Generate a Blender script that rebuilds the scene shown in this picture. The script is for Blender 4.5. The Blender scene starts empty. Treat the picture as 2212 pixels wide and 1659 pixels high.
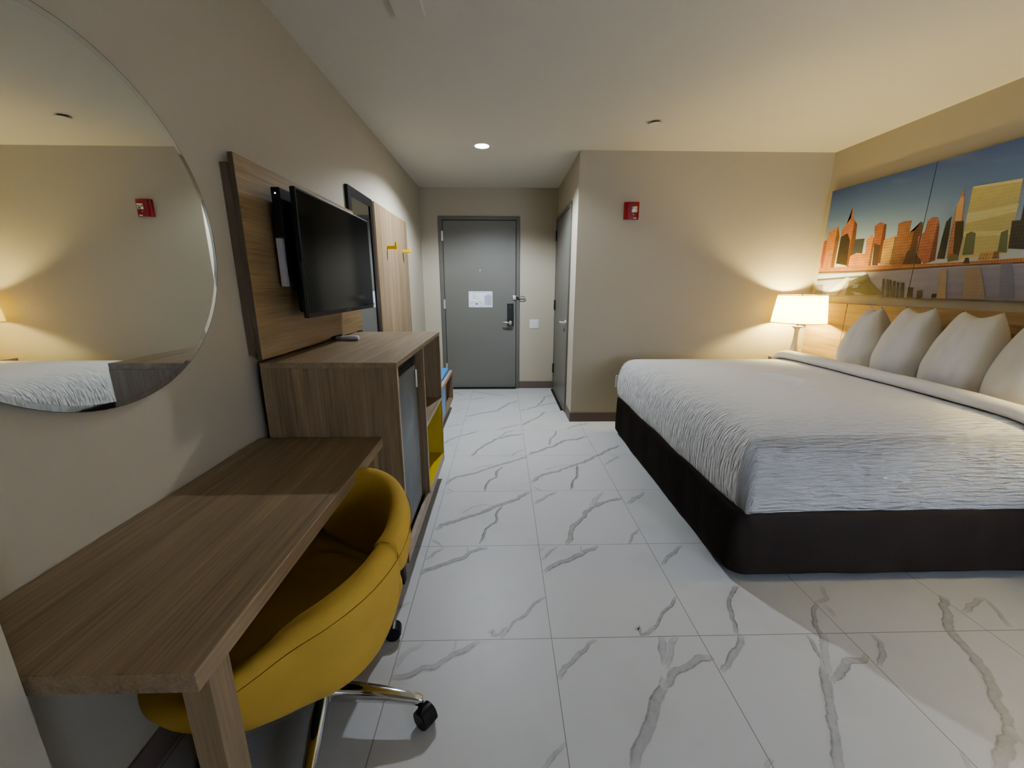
import bpy
E_DOWN, E_LAMP, E_WIN, EXPO, LOOK = 150, 880, 300, 0.5, 'AgX - Medium High Contrast'
import bpy, bmesh, math, random
from mathutils import Vector, Matrix, noise
random.seed(7)
C = bpy.context.scene.collection
PI = math.pi

# ------------------------------------------------------------------ materials
def s2l(c):
    return tuple(((v / 255) / 12.92 if v / 255 <= .04045 else ((v / 255 + .055) / 1.055) ** 2.4) for v in c)

def new_mat(name):
    m = bpy.data.materials.new(name); m.use_nodes = True
    nt = m.node_tree; b = nt.nodes['Principled BSDF']
    return m, nt, b

def plain(name, col, rough=.5, metal=0, bump=0, bscale=200, spec=.5, var=0, vscale=8, emit=None, estr=0, alpha=None, coat=0):
    m, nt, b = new_mat(name)
    b.inputs['Base Color'].default_value = (*col, 1)
    b.inputs['Roughness'].default_value = rough
    b.inputs['Metallic'].default_value = metal
    b.inputs['Specular IOR Level'].default_value = spec
    b.inputs['Coat Weight'].default_value = coat
    if emit:
        b.inputs['Emission Color'].default_value = (*emit, 1); b.inputs['Emission Strength'].default_value = estr
    tc = nt.nodes.new('ShaderNodeTexCoord')
    if bump:
        n = nt.nodes.new('ShaderNodeTexNoise'); n.inputs['Scale'].default_value = bscale; n.inputs['Detail'].default_value = 3
        bp = nt.nodes.new('ShaderNodeBump'); bp.inputs['Strength'].default_value = bump; bp.inputs['Distance'].default_value = .002
        nt.links.new(tc.outputs['Object'], n.inputs['Vector']); nt.links.new(n.outputs['Fac'], bp.inputs['Height']); nt.links.new(bp.outputs['Normal'], b.inputs['Normal'])
    if var:
        n = nt.nodes.new('ShaderNodeTexNoise'); n.inputs['Scale'].default_value = vscale; n.inputs['Detail'].default_value = 4
        r = nt.nodes.new('ShaderNodeValToRGB')
        r.color_ramp.elements[0].position = .3; r.color_ramp.elements[1].position = .7
        r.color_ramp.elements[0].color = (*[max(0, c * (1 - var)) for c in col], 1); r.color_ramp.elements[1].color = (*[min(1, c * (1 + var)) for c in col], 1)
        nt.links.new(tc.outputs['Object'], n.inputs['Vector']); nt.links.new(n.outputs['Fac'], r.inputs['Fac']); nt.links.new(r.outputs['Color'], b.inputs['Base Color'])
    return m

def wood(name, axis, tone=1.0, warm=1.0, rough=.42):
    m, nt, b = new_mat(name)
    N = nt.nodes.new; L = nt.links.new
    tc = N('ShaderNodeTexCoord')
    mp = N('ShaderNodeMapping'); sc = [17, 17, 17]; sc[axis] = .8
    mp.inputs['Scale'].default_value = sc
    L(tc.outputs['Object'], mp.inputs['Vector'])
    n1 = N('ShaderNodeTexNoise'); n1.inputs['Scale'].default_value = 1; n1.inputs['Detail'].default_value = 5; n1.inputs['Roughness'].default_value = .62; n1.inputs['Distortion'].default_value = .5
    L(mp.outputs['Vector'], n1.inputs['Vector'])
    mp2 = N('ShaderNodeMapping'); sc2 = [150, 150, 150]; sc2[axis] = 4
    mp2.inputs['Scale'].default_value = sc2
    L(tc.outputs['Object'], mp2.inputs['Vector'])
    n2 = N('ShaderNodeTexNoise'); n2.inputs['Scale'].default_value = 1; n2.inputs['Detail'].default_value = 3
    L(mp2.outputs['Vector'], n2.inputs['Vector'])
    mx = N('ShaderNodeMix'); mx.data_type = 'FLOAT'; mx.inputs[0].default_value = .38
    L(n1.outputs['Fac'], mx.inputs[2]); L(n2.outputs['Fac'], mx.inputs[3])
    r = N('ShaderNodeValToRGB')
    cols = [(.34, (.140, .096, .056)), (.45, (.228, .163, .099)), (.56, (.285, .209, .131)), (.68, (.370, .281, .185))]
    r.color_ramp.elements[0].position = cols[0][0]; r.color_ramp.elements[1].position = cols[-1][0]
    for p, c in cols[1:-1]: r.color_ramp.elements.new(p)
    for e, (p, c) in zip(r.color_ramp.elements, cols):
        e.color = (c[0] * tone, c[1] * tone / (.8 + .2 * warm), c[2] * tone / warm, 1)
    L(mx.outputs[0], r.inputs['Fac']); L(r.outputs['Color'], b.inputs['Base Color'])
    b.inputs['Roughness'].default_value = rough
    bp = N('ShaderNodeBump'); bp.inputs['Strength'].default_value = .12; bp.inputs['Distance'].default_value = .001
    L(n2.outputs['Fac'], bp.inputs['Height']); L(bp.outputs['Normal'], b.inputs['Normal'])
    return m

WALLC = (.48, .432, .335)
M = {}
M['wall'] = plain('wall_paint', WALLC, .62, bump=.12, bscale=260, spec=.35)
M['ceiling'] = plain('ceiling_paint', (.70, .665, .58), .7, bump=.1, bscale=220, spec=.3)
M['base'] = plain('vinyl_baseboard', (.155, .118, .098), .5, bump=.05)
M['door'] = plain('door_paint', (.175, .170, .145), .42, bump=.05, bscale=300)
M['frame'] = plain('door_frame_paint', (.145, .140, .122), .4, bump=.04, bscale=300)
M['gap'] = plain('dark_gap', (.012, .012, .012), .8)
M['steel'] = plain('satin_steel', (.80, .78, .74), .35, .7)
M['darksteel'] = plain('dark_steel', (.10, .095, .09), .35, .9)
M['chrome'] = plain('chrome', (.8, .8, .8), .07, 1)
M['black'] = plain('black_plastic', (.007, .007, .0075), .35, spec=.3)
M['softblack'] = plain('soft_black', (.012, .011, .011), .55, bump=.1)
M['screen'] = plain('tv_screen', (.005, .0055, .006), .09, spec=.4)
M['white'] = plain('white_plastic', (.74, .73, .70), .35)
M['woody'] = wood('wood_grain_along_desk', 1, .90, 1.12)
M['woodz'] = wood('wood_grain_upright', 2, .84, 1.15)
M['woodx'] = wood('wood_grain_across', 0, .80)
M['woodpanel'] = wood('wood_grain_panel', 1, 1.05, 1.42)
M['woodhead'] = wood('wood_headboard', 1, 1.45, 1.25)
M['wooddark'] = wood('wood_dark', 2, .42)
M['edge'] = plain('wood_edge_band', (.36, .285, .215), .4, var=.15, vscale=30)
M['yellow'] = plain('yellow_fabric', (.47, .300, .060), .8, bump=.35, bscale=900, spec=.25, var=.06, vscale=5)
M['yellowseam'] = plain('yellow_seam', (.20, .115, .01), .9)
M['yellowlam'] = plain('yellow_laminate', (.47, .34, .015), .35)
M['yellowhook'] = plain('yellow_paint', (.75, .50, .01), .35)
M['blue'] = plain('blue_cushion', (.06, .20, .46), .7, bump=.2, bscale=500)
M['bluelam'] = plain('blue_laminate', (.16, .29, .52), .4)
M['fridge'] = plain('fridge_steel', (.20, .22, .24), .42, .7, var=.22, vscale=5)
M['linen'] = plain('white_linen', (.64, .61, .565), .85, bump=.55, bscale=22, spec=.2)
M['sheet'] = plain('white_sheet', (.66, .63, .59), .85, bump=.15, bscale=70, spec=.2)
M['skirt'] = None
M['red'] = plain('red_plastic', (.21, .006, .008), .28)
M['lens'] = plain('strobe_lens', (.60, .57, .50), .12, .7, bump=1.0, bscale=90, var=.6, vscale=60)
M['paper'] = plain('paper', (.80, .83, .90), .6)
M['ink'] = plain('ink', (.05, .065, .08), .6)
M['inkgrey'] = plain('ink_grey', (.36, .39, .47), .6)
M['inkmid'] = plain('ink_mid', (.17, .18, .24), .6)
M['mirror'] = plain('mirror_glass', (.80, .82, .79), .015, 1)
M['bevel'] = plain('mirror_bevel', (.78, .80, .77), .03, 1)
M['mirroredge'] = plain('mirror_edge', (.10, .12, .11), .3)
M['frameblack'] = plain('black_frame', (.012, .010, .010), .3)
M['lampmetal'] = plain('lamp_nickel', (.70, .64, .54), .42, .75)
M['remote'] = plain('grey_remote', (.50, .46, .44), .45, bump=.2)
M['nickel'] = plain('brushed_nickel', (.5, .46, .4), .25, 1)
M['led'] = plain('led', (.2, .4, 1), .4, emit=(.55, .75, 1), estr=18)
M['downlens'] = plain('downlight_lens', (1, 1, 1), .4, emit=(1, .97, .92), estr=60)
M['bulbdim'] = plain('bulb_dim', (1, .9, .7), .4, emit=(1, .82, .38), estr=E_LAMP * .45)
M['bulb'] = plain('bulb', (1, .9, .7), .4, emit=(1, .82, .36), estr=E_LAMP)
M['curtain'] = plain('curtain', (.5, .5, .52), .9)

def glassmat():
    m, nt, b = new_mat('window_glass')
    b.inputs['Base Color'].default_value = (.95, .97, 1, 1); b.inputs['Roughness'].default_value = 0
    b.inputs['Transmission Weight'].default_value = 1; b.inputs['IOR'].default_value = 1.02
    return m
M['glass'] = glassmat()

def shademat():
    m, nt, b = new_mat('lamp_shade_linen')
    N = nt.nodes.new; L = nt.links.new
    d = N('ShaderNodeBsdfDiffuse'); d.inputs['Color'].default_value = (.72, .62, .44, 1)
    t = N('ShaderNodeBsdfTranslucent'); t.inputs['Color'].default_value = (.84, .70, .33, 1)
    x = N('ShaderNodeMixShader'); x.inputs[0].default_value = .6
    tc = N('ShaderNodeTexCoord'); mp = N('ShaderNodeMapping'); mp.inputs['Scale'].default_value = (60, 60, 400); n = N('ShaderNodeTexNoise'); n.inputs['Scale'].default_value = 1
    bp = N('ShaderNodeBump'); bp.inputs['Strength'].default_value = .1; bp.inputs['Distance'].default_value = .001
    L(tc.outputs['Object'], mp.inputs['Vector']); L(mp.outputs['Vector'], n.inputs['Vector']); L(n.outputs['Fac'], bp.inputs['Height']); L(bp.outputs['Normal'], d.inputs['Normal'])
    L(d.outputs[0], x.inputs[1]); L(t.outputs[0], x.inputs[2]); L(x.outputs[0], nt.nodes['Material Output'].inputs['Surface'])
    return m
M['shade'] = shademat()

def skirtmat():
    m, nt, b = new_mat('brown_skirt_fabric')
    N = nt.nodes.new; L = nt.links.new
    b.inputs['Base Color'].default_value = (.0115, .0068, .0043, 1); b.inputs['Roughness'].default_value = .75; b.inputs['Specular IOR Level'].default_value = .14
    tc = N('ShaderNodeTexCoord'); mp = N('ShaderNodeMapping'); mp.inputs['Scale'].default_value = (9, 9, 1.6); mp.inputs['Rotation'].default_value = (.25, .2, 0)
    n = N('ShaderNodeTexNoise'); n.inputs['Scale'].default_value = 1; n.inputs['Detail'].default_value = 4; n.inputs['Distortion'].default_value = .8
    bp = N('ShaderNodeBump'); bp.inputs['Strength'].default_value = .45; bp.inputs['Distance'].default_value = .012
    L(tc.outputs['Object'], mp.inputs['Vector']); L(mp.outputs['Vector'], n.inputs['Vector']); L(n.outputs['Fac'], bp.inputs['Height']); L(bp.outputs['Normal'], b.inputs['Normal'])
    return m
M['skirt'] = skirtmat()

def coverletmat():
    m, nt, b = new_mat('white_rippled_coverlet')
    N = nt.nodes.new; L = nt.links.new
    b.inputs['Base Color'].default_value = (.71, .695, .68, 1); b.inputs['Roughness'].default_value = .85; b.inputs['Specular IOR Level'].default_value = .2
    uv = N('ShaderNodeUVMap'); uv.uv_map = 'UVMap'
    mp = N('ShaderNodeMapping'); mp.inputs['Scale'].default_value = (11, 74, 1)
    n = N('ShaderNodeTexNoise'); n.inputs['Scale'].default_value = 1; n.inputs['Detail'].default_value = 2.5; n.inputs['Distortion'].default_value = .35
    L(uv.outputs['UV'], mp.inputs['Vector']); L(mp.outputs['Vector'], n.inputs['Vector'])
    at = N('ShaderNodeAttribute'); at.attribute_name = 'ripple'
    mu = N('ShaderNodeMath'); mu.operation = 'MULTIPLY'; L(n.outputs['Fac'], mu.inputs[0]); L(at.outputs['Fac'], mu.inputs[1])
    bp = N('ShaderNodeBump'); bp.inputs['Strength'].default_value = 1; bp.inputs['Distance'].default_value = .048
    L(mu.outputs[0], bp.inputs['Height']); L(bp.outputs['Normal'], b.inputs['Normal'])
    return m
M['coverlet'] = coverletmat()

def tilemat():
    m, nt, b = new_mat('marble_floor_tile')
    N = nt.nodes.new; L = nt.links.new
    tc = N('ShaderNodeTexCoord'); sx = N('ShaderNodeSeparateXYZ'); L(tc.outputs['Object'], sx.inputs[0])
    def mth(op, a, c=None):
        n = N('ShaderNodeMath'); n.operation = op
        for i, v in enumerate((a, c)):
            if v is None: continue
            if isinstance(v, (int, float)): n.inputs[i].default_value = v
            else: L(v, n.inputs[i])
        return n.outputs[0]
    T = .602
    def line(o, off):
        f = mth('FRACT', mth('DIVIDE', mth('SUBTRACT', o, off), T))
        d = mth('MINIMUM', f, mth('SUBTRACT', 1, f))
        return mth('MULTIPLY', d, T)
    d = mth('MINIMUM', line(sx.outputs[0], -.4095), line(sx.outputs[1], 1.331))
    g = mth('LESS_THAN', d, .0016)
    at = N('ShaderNodeAttribute'); at.attribute_name = 'vein'
    n1 = N('ShaderNodeTexNoise'); n1.inputs['Scale'].default_value = 38; n1.inputs['Detail'].default_value = 5; n1.inputs['Roughness'].default_value = .65
    L(tc.outputs['Object'], n1.inputs['Vector'])
    n2 = N('ShaderNodeTexNoise'); n2.inputs['Scale'].default_value = 3.0; n2.inputs['Detail'].default_value = 3
    L(tc.outputs['Object'], n2.inputs['Vector'])
    vm = N('ShaderNodeMapRange'); vm.inputs[1].default_value = .34; vm.inputs[2].default_value = .62; vm.inputs[3].default_value = .70; vm.inputs[4].default_value = 1.15
    L(n1.outputs['Fac'], vm.inputs[0])
    va = mth('MULTIPLY', at.outputs['Fac'], vm.outputs[0])
    cloud = N('ShaderNodeMapRange'); cloud.inputs[1].default_value = .55; cloud.inputs[2].default_value = .8; cloud.inputs[3].default_value = 0; cloud.inputs[4].default_value = .12
    L(n2.outputs['Fac'], cloud.inputs[0])
    fac = mth('ADD', va, cloud.outputs[0])
    fac.node.use_clamp = True
    mx = N('ShaderNodeMix'); mx.data_type = 'RGBA'
    mx.inputs[6].default_value = (.545, .54, .53, 1); mx.inputs[7].default_value = (.085, .080, .078, 1)
    L(fac, mx.inputs[0])
    mx2 = N('ShaderNodeMix'); mx2.data_type = 'RGBA'; mx2.inputs[7].default_value = (.25, .235, .22, 1)
    L(g, mx2.inputs[0]); L(mx.outputs[2], mx2.inputs[6]); L(mx2.outputs[2], b.inputs['Base Color'])
    b.inputs['Roughness'].default_value = .42; b.inputs['Specular IOR Level'].default_value = .28
    return m
M['tile'] = tilemat()

def muralmat():
    m, nt, b = new_mat('printed_canvas')
    N = nt.nodes.new; L = nt.links.new
    at = N('ShaderNodeAttribute'); at.attribute_name = 'Col'
    tc = N('ShaderNodeTexCoord'); sx = N('ShaderNodeSeparateXYZ'); L(tc.outputs['Object'], sx.inputs[0])
    def mth(op, a, c):
        n = N('ShaderNodeMath'); n.operation = op
        for i_, v in enumerate((a, c)):
            if isinstance(v, (int, float)): n.inputs[i_].default_value = v
            else: L(v, n.inputs[i_])
        return n.outputs[0]
    gy = mth('GREATER_THAN', mth('FRACT', mth('MULTIPLY', sx.outputs[1], 62), 0), .48)
    gz = mth('GREATER_THAN', mth('FRACT', mth('MULTIPLY', sx.outputs[2], 48), 0), .42)
    win = mth('MULTIPLY', gy, gz)
    n = N('ShaderNodeTexNoise'); n.inputs['Scale'].default_value = 26; n.inputs['Detail'].default_value = 4
    L(tc.outputs['Object'], n.inputs['Vector'])
    tone = mth('ADD', .62, mth('MULTIPLY', n.outputs['Fac'], .85))
    shade = mth('MULTIPLY', tone, mth('SUBTRACT', 1, mth('MULTIPLY', win, .38)))
    ad = N('ShaderNodeMix'); ad.data_type = 'FLOAT'; ad.inputs[2].default_value = 1
    L(at.outputs['Alpha'], ad.inputs[0]); L(shade, ad.inputs[3])
    vm = N('ShaderNodeVectorMath'); vm.operation = 'SCALE'
    L(at.outputs['Color'], vm.inputs[0]); L(ad.outputs[0], vm.inputs['Scale']); L(vm.outputs[0], b.inputs['Base Color'])
    b.inputs['Roughness'].default_value = .5
    return m
M['mural'] = muralmat()

# ------------------------------------------------------------------ mesh helpers
def box(bm, x0, x1, y0, y1, z0, z1, bev=0, seg=2):
    r = bmesh.ops.create_cube(bm, size=1)
    for v in r['verts']:
        v.co = Vector(((x0 + x1) / 2 + v.co.x * (x1 - x0), (y0 + y1) / 2 + v.co.y * (y1 - y0), (z0 + z1) / 2 + v.co.z * (z1 - z0)))
    if bev:
        es = list({e for v in r['verts'] for e in v.link_edges})
        bmesh.ops.bevel(bm, geom=es, offset=bev, segments=seg, profile=.5, affect='EDGES')
    return bm

def B(*a, **k): return box(bmesh.new(), *a, **k)

def grid_faces(bm, rows, closed_u=True, cap0=False, cap1=False, closed_v=False):
    vs = [[bm.verts.new(p) for p in r] for r in rows]
    n = len(rows[0]); R = len(rows)
    for i in range(R if closed_v else R - 1):
        for j in range(n if closed_u else n - 1):
            a = vs[i][j]; b_ = vs[i][(j + 1) % n]; c = vs[(i + 1) % R][(j + 1) % n]; d = vs[(i + 1) % R][j]
            try: bm.faces.new((a, b_, c, d))
            except ValueError: pass
    if cap0: bm.faces.new(list(reversed(vs[0])))
    if cap1: bm.faces.new(vs[-1])
    return vs

def lathe(bm, prof, cx, cy, n=48, cap0=True, cap1=True):
    rows = [[(cx + r * math.cos(2 * PI * j / n), cy + r * math.sin(2 * PI * j / n), z) for j in range(n)] for r, z in prof]
    grid_faces(bm, rows, True, cap0, cap1); return bm

def tube(bm, pts, rad, n=10, cap=True):
    pts = [Vector(p) for p in pts]; rows = []
    rad = rad if isinstance(rad, (list, tuple)) else [rad] * len(pts)
    prev = None
    for i, p in enumerate(pts):
        t = (pts[min(i + 1, len(pts) - 1)] - pts[max(i - 1, 0)]).normalized()
        u = prev if prev else (Vector((0, 0, 1)) if abs(t.z) < .9 else Vector((1, 0, 0)))
        u = (u - t * u.dot(t)).normalized(); prev = u; w = t.cross(u)
        rows.append([p + (u * math.cos(2 * PI * k / n) + w * math.sin(2 * PI * k / n)) * rad[i] for k in range(n)])
    grid_faces(bm, rows, True, cap, cap); return bm

def obj(name, bm, mat, parent=None, smooth=False, mods=None):
    bmesh.ops.recalc_face_normals(bm, faces=bm.faces)
    if parent is not None and 'world_build' in parent:
        bmesh.ops.translate(bm, verts=bm.verts, vec=-parent.location if parent.parent is None else -(parent.parent.location + parent.location))
    me = bpy.data.meshes.new(name); bm.to_mesh(me); bm.free()
    for mm in (mat if isinstance(mat, list) else [mat]): me.materials.append(mm)
    if smooth:
        for p in me.polygons: p.use_smooth = True
        if smooth != 'all':
            me.set_sharp_from_angle(angle=math.radians(smooth if smooth is not True else 38))
    o = bpy.data.objects.new(name, me); C.objects.link(o)
    if parent is not None: o.parent = parent
    return o

def thing(name, label, cat, loc=(0, 0, 0), group=None, kind=None):
    o = bpy.data.objects.new(name, None); C.objects.link(o); o.location = loc; o.empty_display_size = .05
    if label: o['label'] = label
    if cat: o['category'] = cat
    if group: o['group'] = group
    if kind: o['kind'] = kind
    o['world_build'] = 1
    return o

def tag(o, label, cat, group=None):
    o['label'] = label; o['category'] = cat
    if group: o['group'] = group
    return o

def sub(name, bm_world, mat, part, root, smooth=False):
    """a sub-part: parented to a part whose root thing sits at root.location"""
    bmesh.ops.translate(bm_world, verts=bm_world.verts, vec=-root.location)
    o = obj(name, bm_world, mat, None, smooth); o.parent = part; return o

def struct(name, bm, mat, label=None, cat=None, smooth=False):
    o = obj(name, bm, mat, None, smooth); o['kind'] = 'structure'
    if label: o['label'] = label; o['category'] = cat
    return o

def text_bm(txt, size, mat4):
    cu = bpy.data.curves.new('t', 'FONT'); cu.body = txt; cu.size = size; cu.align_x = 'CENTER'; cu.align_y = 'CENTER'; cu.resolution_u = 2
    to = bpy.data.objects.new('t', cu); C.objects.link(to)
    bpy.context.view_layer.update()
    me = bpy.data.meshes.new_from_object(to.evaluated_get(bpy.context.evaluated_depsgraph_get()))
    bm = bmesh.new(); bm.from_mesh(me); bmesh.ops.transform(bm, matrix=mat4, verts=bm.verts)
    bpy.data.objects.remove(to); bpy.data.curves.remove(cu); bpy.data.meshes.remove(me)
    return bm

def merge(bm, other):
    me = bpy.data.meshes.new('x'); other.to_mesh(me); other.free(); bm.from_mesh(me); bpy.data.meshes.remove(me); return bm

VEINS=[(11,7,[(-548,3398),(-495,3497),(-424,3588),(-319,3664),(-238,3731)]),(13,8,[(-265,3130),(-213,3285),(-140,3401),(-76,3507),(-22,3543),(75,3606),(189,3643)]),(11,5,[(-49,3525),(34,3698),(114,3737)]),(9,7,[(-59,3770),(36,3836),(188,3931)]),(13,8,[(186,3886),(302,4046),(390,4167),(471,4334)]),(14,8,[(-415,4182),(-270,4283),(-76,4388),(61,4649),(191,4807)]),(14,7,[(200,4383),(369,4523),(520,4641),(687,4701)]),(11,8,[(409,4582),(504,4834),(536,4971),(683,5091)]),(9,7,[(-410,4830),(-252,4949)]),(10,7,[(-405,5260),(-164,5127),(66,5000)]),(8,6,[(-658,5234),(-571,5156),(-521,5038)]),(7,5,[(-623,4788),(-522,4852),(-434,4897)]),(6,6,[(-576,3847),(-432,3951)]),(7,5,[(-543,4396),(-429,4519)]),(16,8,[(214,3151),(281,3211),(377,3290),(448,3339),(573,3477),(671,3493),(795,3566)]),(7,8,[(411,3356),(442,3516),(505,3629),(525,3730)]),(6,5,[(65,3124),(118,3215),(190,3277)]),(15,5,[(632,3770),(739,3876),(903,3941)]),(14,7,[(-411,2635),(-395,2713),(-314,2771),(-198,2829),(-122,2891),(-31,2955),(51,3009),(136,3064),(206,3121)]),(7,9,[(-8,2928),(-47,2839),(-51,2753),(-114,2663),(-134,2535)]),(3,4,[(-244,2855),(-169,2931),(-66,2970)]),(16,7,[(210,2656),(254,2748),(325,2794),(420,2842),(496,2892),(577,2957),(655,2997),(791,3125),(939,3263),(1040,3345)]),(8,9,[(597,2943),(567,2839),(555,2742),(505,2673),(478,2543)]),(3,4,[(319,2844),(408,2920),(530,2958)]),(14,5,[(807,2939),(876,3021),(972,3106)]),(5,5,[(-407,2500),(-351,2529)]),(6,5,[(-398,2581),(-342,2539)]),(6,5,[(210,2591),(276,2527)]),(20,7,[(-400,2091),(-356,2142),(-299,2172),(-232,2210),(-145,2258),(-82,2316),(-26,2350),(41,2385),(111,2450),(184,2518)]),(7,9,[(-7,2341),(-35,2272),(-47,2159),(-101,2085),(-132,1948)]),(3,4,[(-264,2260),(-196,2336),(-122,2361),(-64,2351)]),(12,6,[(198,2364),(256,2419),(366,2515)]),(18,7,[(351,1932),(388,2032),(406,2089),(475,2180),(528,2261),(580,2329),(657,2373),(799,2427)]),(20,4,[(568,2321),(619,2421),(690,2508)]),(20,5,[(808,2343),(874,2416),(984,2502)]),(7,6,[(683,1932),(737,2011),(797,2067)]),(15,7,[(-411,1716),(-374,1747),(-327,1779),(-264,1811),(-206,1839),(-179,1874),(-134,1904),(-87,1915)]),(8,5,[(-401,1820),(-366,1878),(-326,1927)]),(3,5,[(-194,1874),(-192,1924)]),(8,4,[(-409,1994),(-364,1966),(-326,1927)]),(18,7,[(197,1719),(222,1751),(279,1783),(352,1816),(404,1850),(458,1886),(521,1916)]),(9,5,[(198,1807),(252,1877),(297,1920)]),(6,4,[(197,1879),(224,1918)]),(3,6,[(414,1862),(417,1918)]),(12,6,[(804,1761),(856,1805),(919,1864),(975,1919)]),(6,7,[(-16,1339),(14,1374),(45,1410),(91,1456),(139,1508),(193,1555)]),(6,6,[(-64,1361),(-41,1378),(-46,1350),(-16,1356),(2,1381),(26,1388)]),(6,7,[(581,1340),(624,1375),(678,1435),(719,1475),(788,1543)]),(6,6,[(541,1366),(568,1384),(561,1344),(592,1354),(626,1383)]),(14,6,[(-409,1178),(-377,1177),(-342,1188),(-303,1207),(-262,1218),(-222,1244),(-180,1269),(-137,1300),(-92,1323)]),(11,3,[(-409,1201),(-386,1260),(-320,1324)]),(3,5,[(-193,1282),(-193,1328)]),(8,3,[(-470,1262),(-427,1313)]),(8,4,[(-493,1484),(-452,1508),(-418,1533)]),(12,6,[(197,1159),(225,1205),(268,1234),(316,1277),(367,1323)]),(6,5,[(112,883),(151,920),(189,952)]),(26,6,[(584,1151),(553,1113),(526,1083),(498,1034),(463,989),(432,947),(414,915),(390,862)]),(23,5,[(644,1331),(624,1272),(603,1200)]),(19,6,[(557,1122),(583,1134),(627,1166),(679,1198),(737,1225),(799,1239)]),(13,4,[(604,1186),(651,1271),(703,1329)]),(11,8,[(951,1336),(977,1414),(1009,1499),(1049,1549),(1111,1602)]),(14,6,[(974,1328),(917,1266),(860,1223),(802,1175)]),(23,6,[(1201,1187),(1166,1128),(1127,1079),(1093,1022),(1066,975),(1024,926),(984,855)]),(10,7,[(1398,1490),(1340,1425),(1298,1346),(1262,1282),(1201,1187)]),(11,4,[(1398,1490),(1464,1519),(1514,1593)]),(12,4,[(1418,1414),(1433,1480)]),(18,6,[(1180,1121),(1236,1159),(1302,1199),(1401,1229)]),(7,7,[(1241,1322),(1214,1237),(1201,1187)]),(17,4,[(1313,1329),(1249,1244),(1192,1160)]),(11,6,[(1508,1325),(1499,1284),(1470,1239),(1408,1183)]),(25,6,[(2019,1518),(1951,1449),(1879,1377),(1840,1334),(1824,1270),(1802,1210),(1776,1154),(1747,1109),(1692,1049),(1660,999),(1631,963),(1555,915),(1499,879),(1442,841)]),(15,5,[(2005,1429),(2113,1475),(2179,1504)]),(10,5,[(2194,1504),(2162,1426),(2107,1346)]),(13,4,[(1631,963),(1614,923),(1624,913)]),(7,5,[(770,869),(802,894)]),(7,5,[(1402,895),(1368,856)])]
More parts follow.
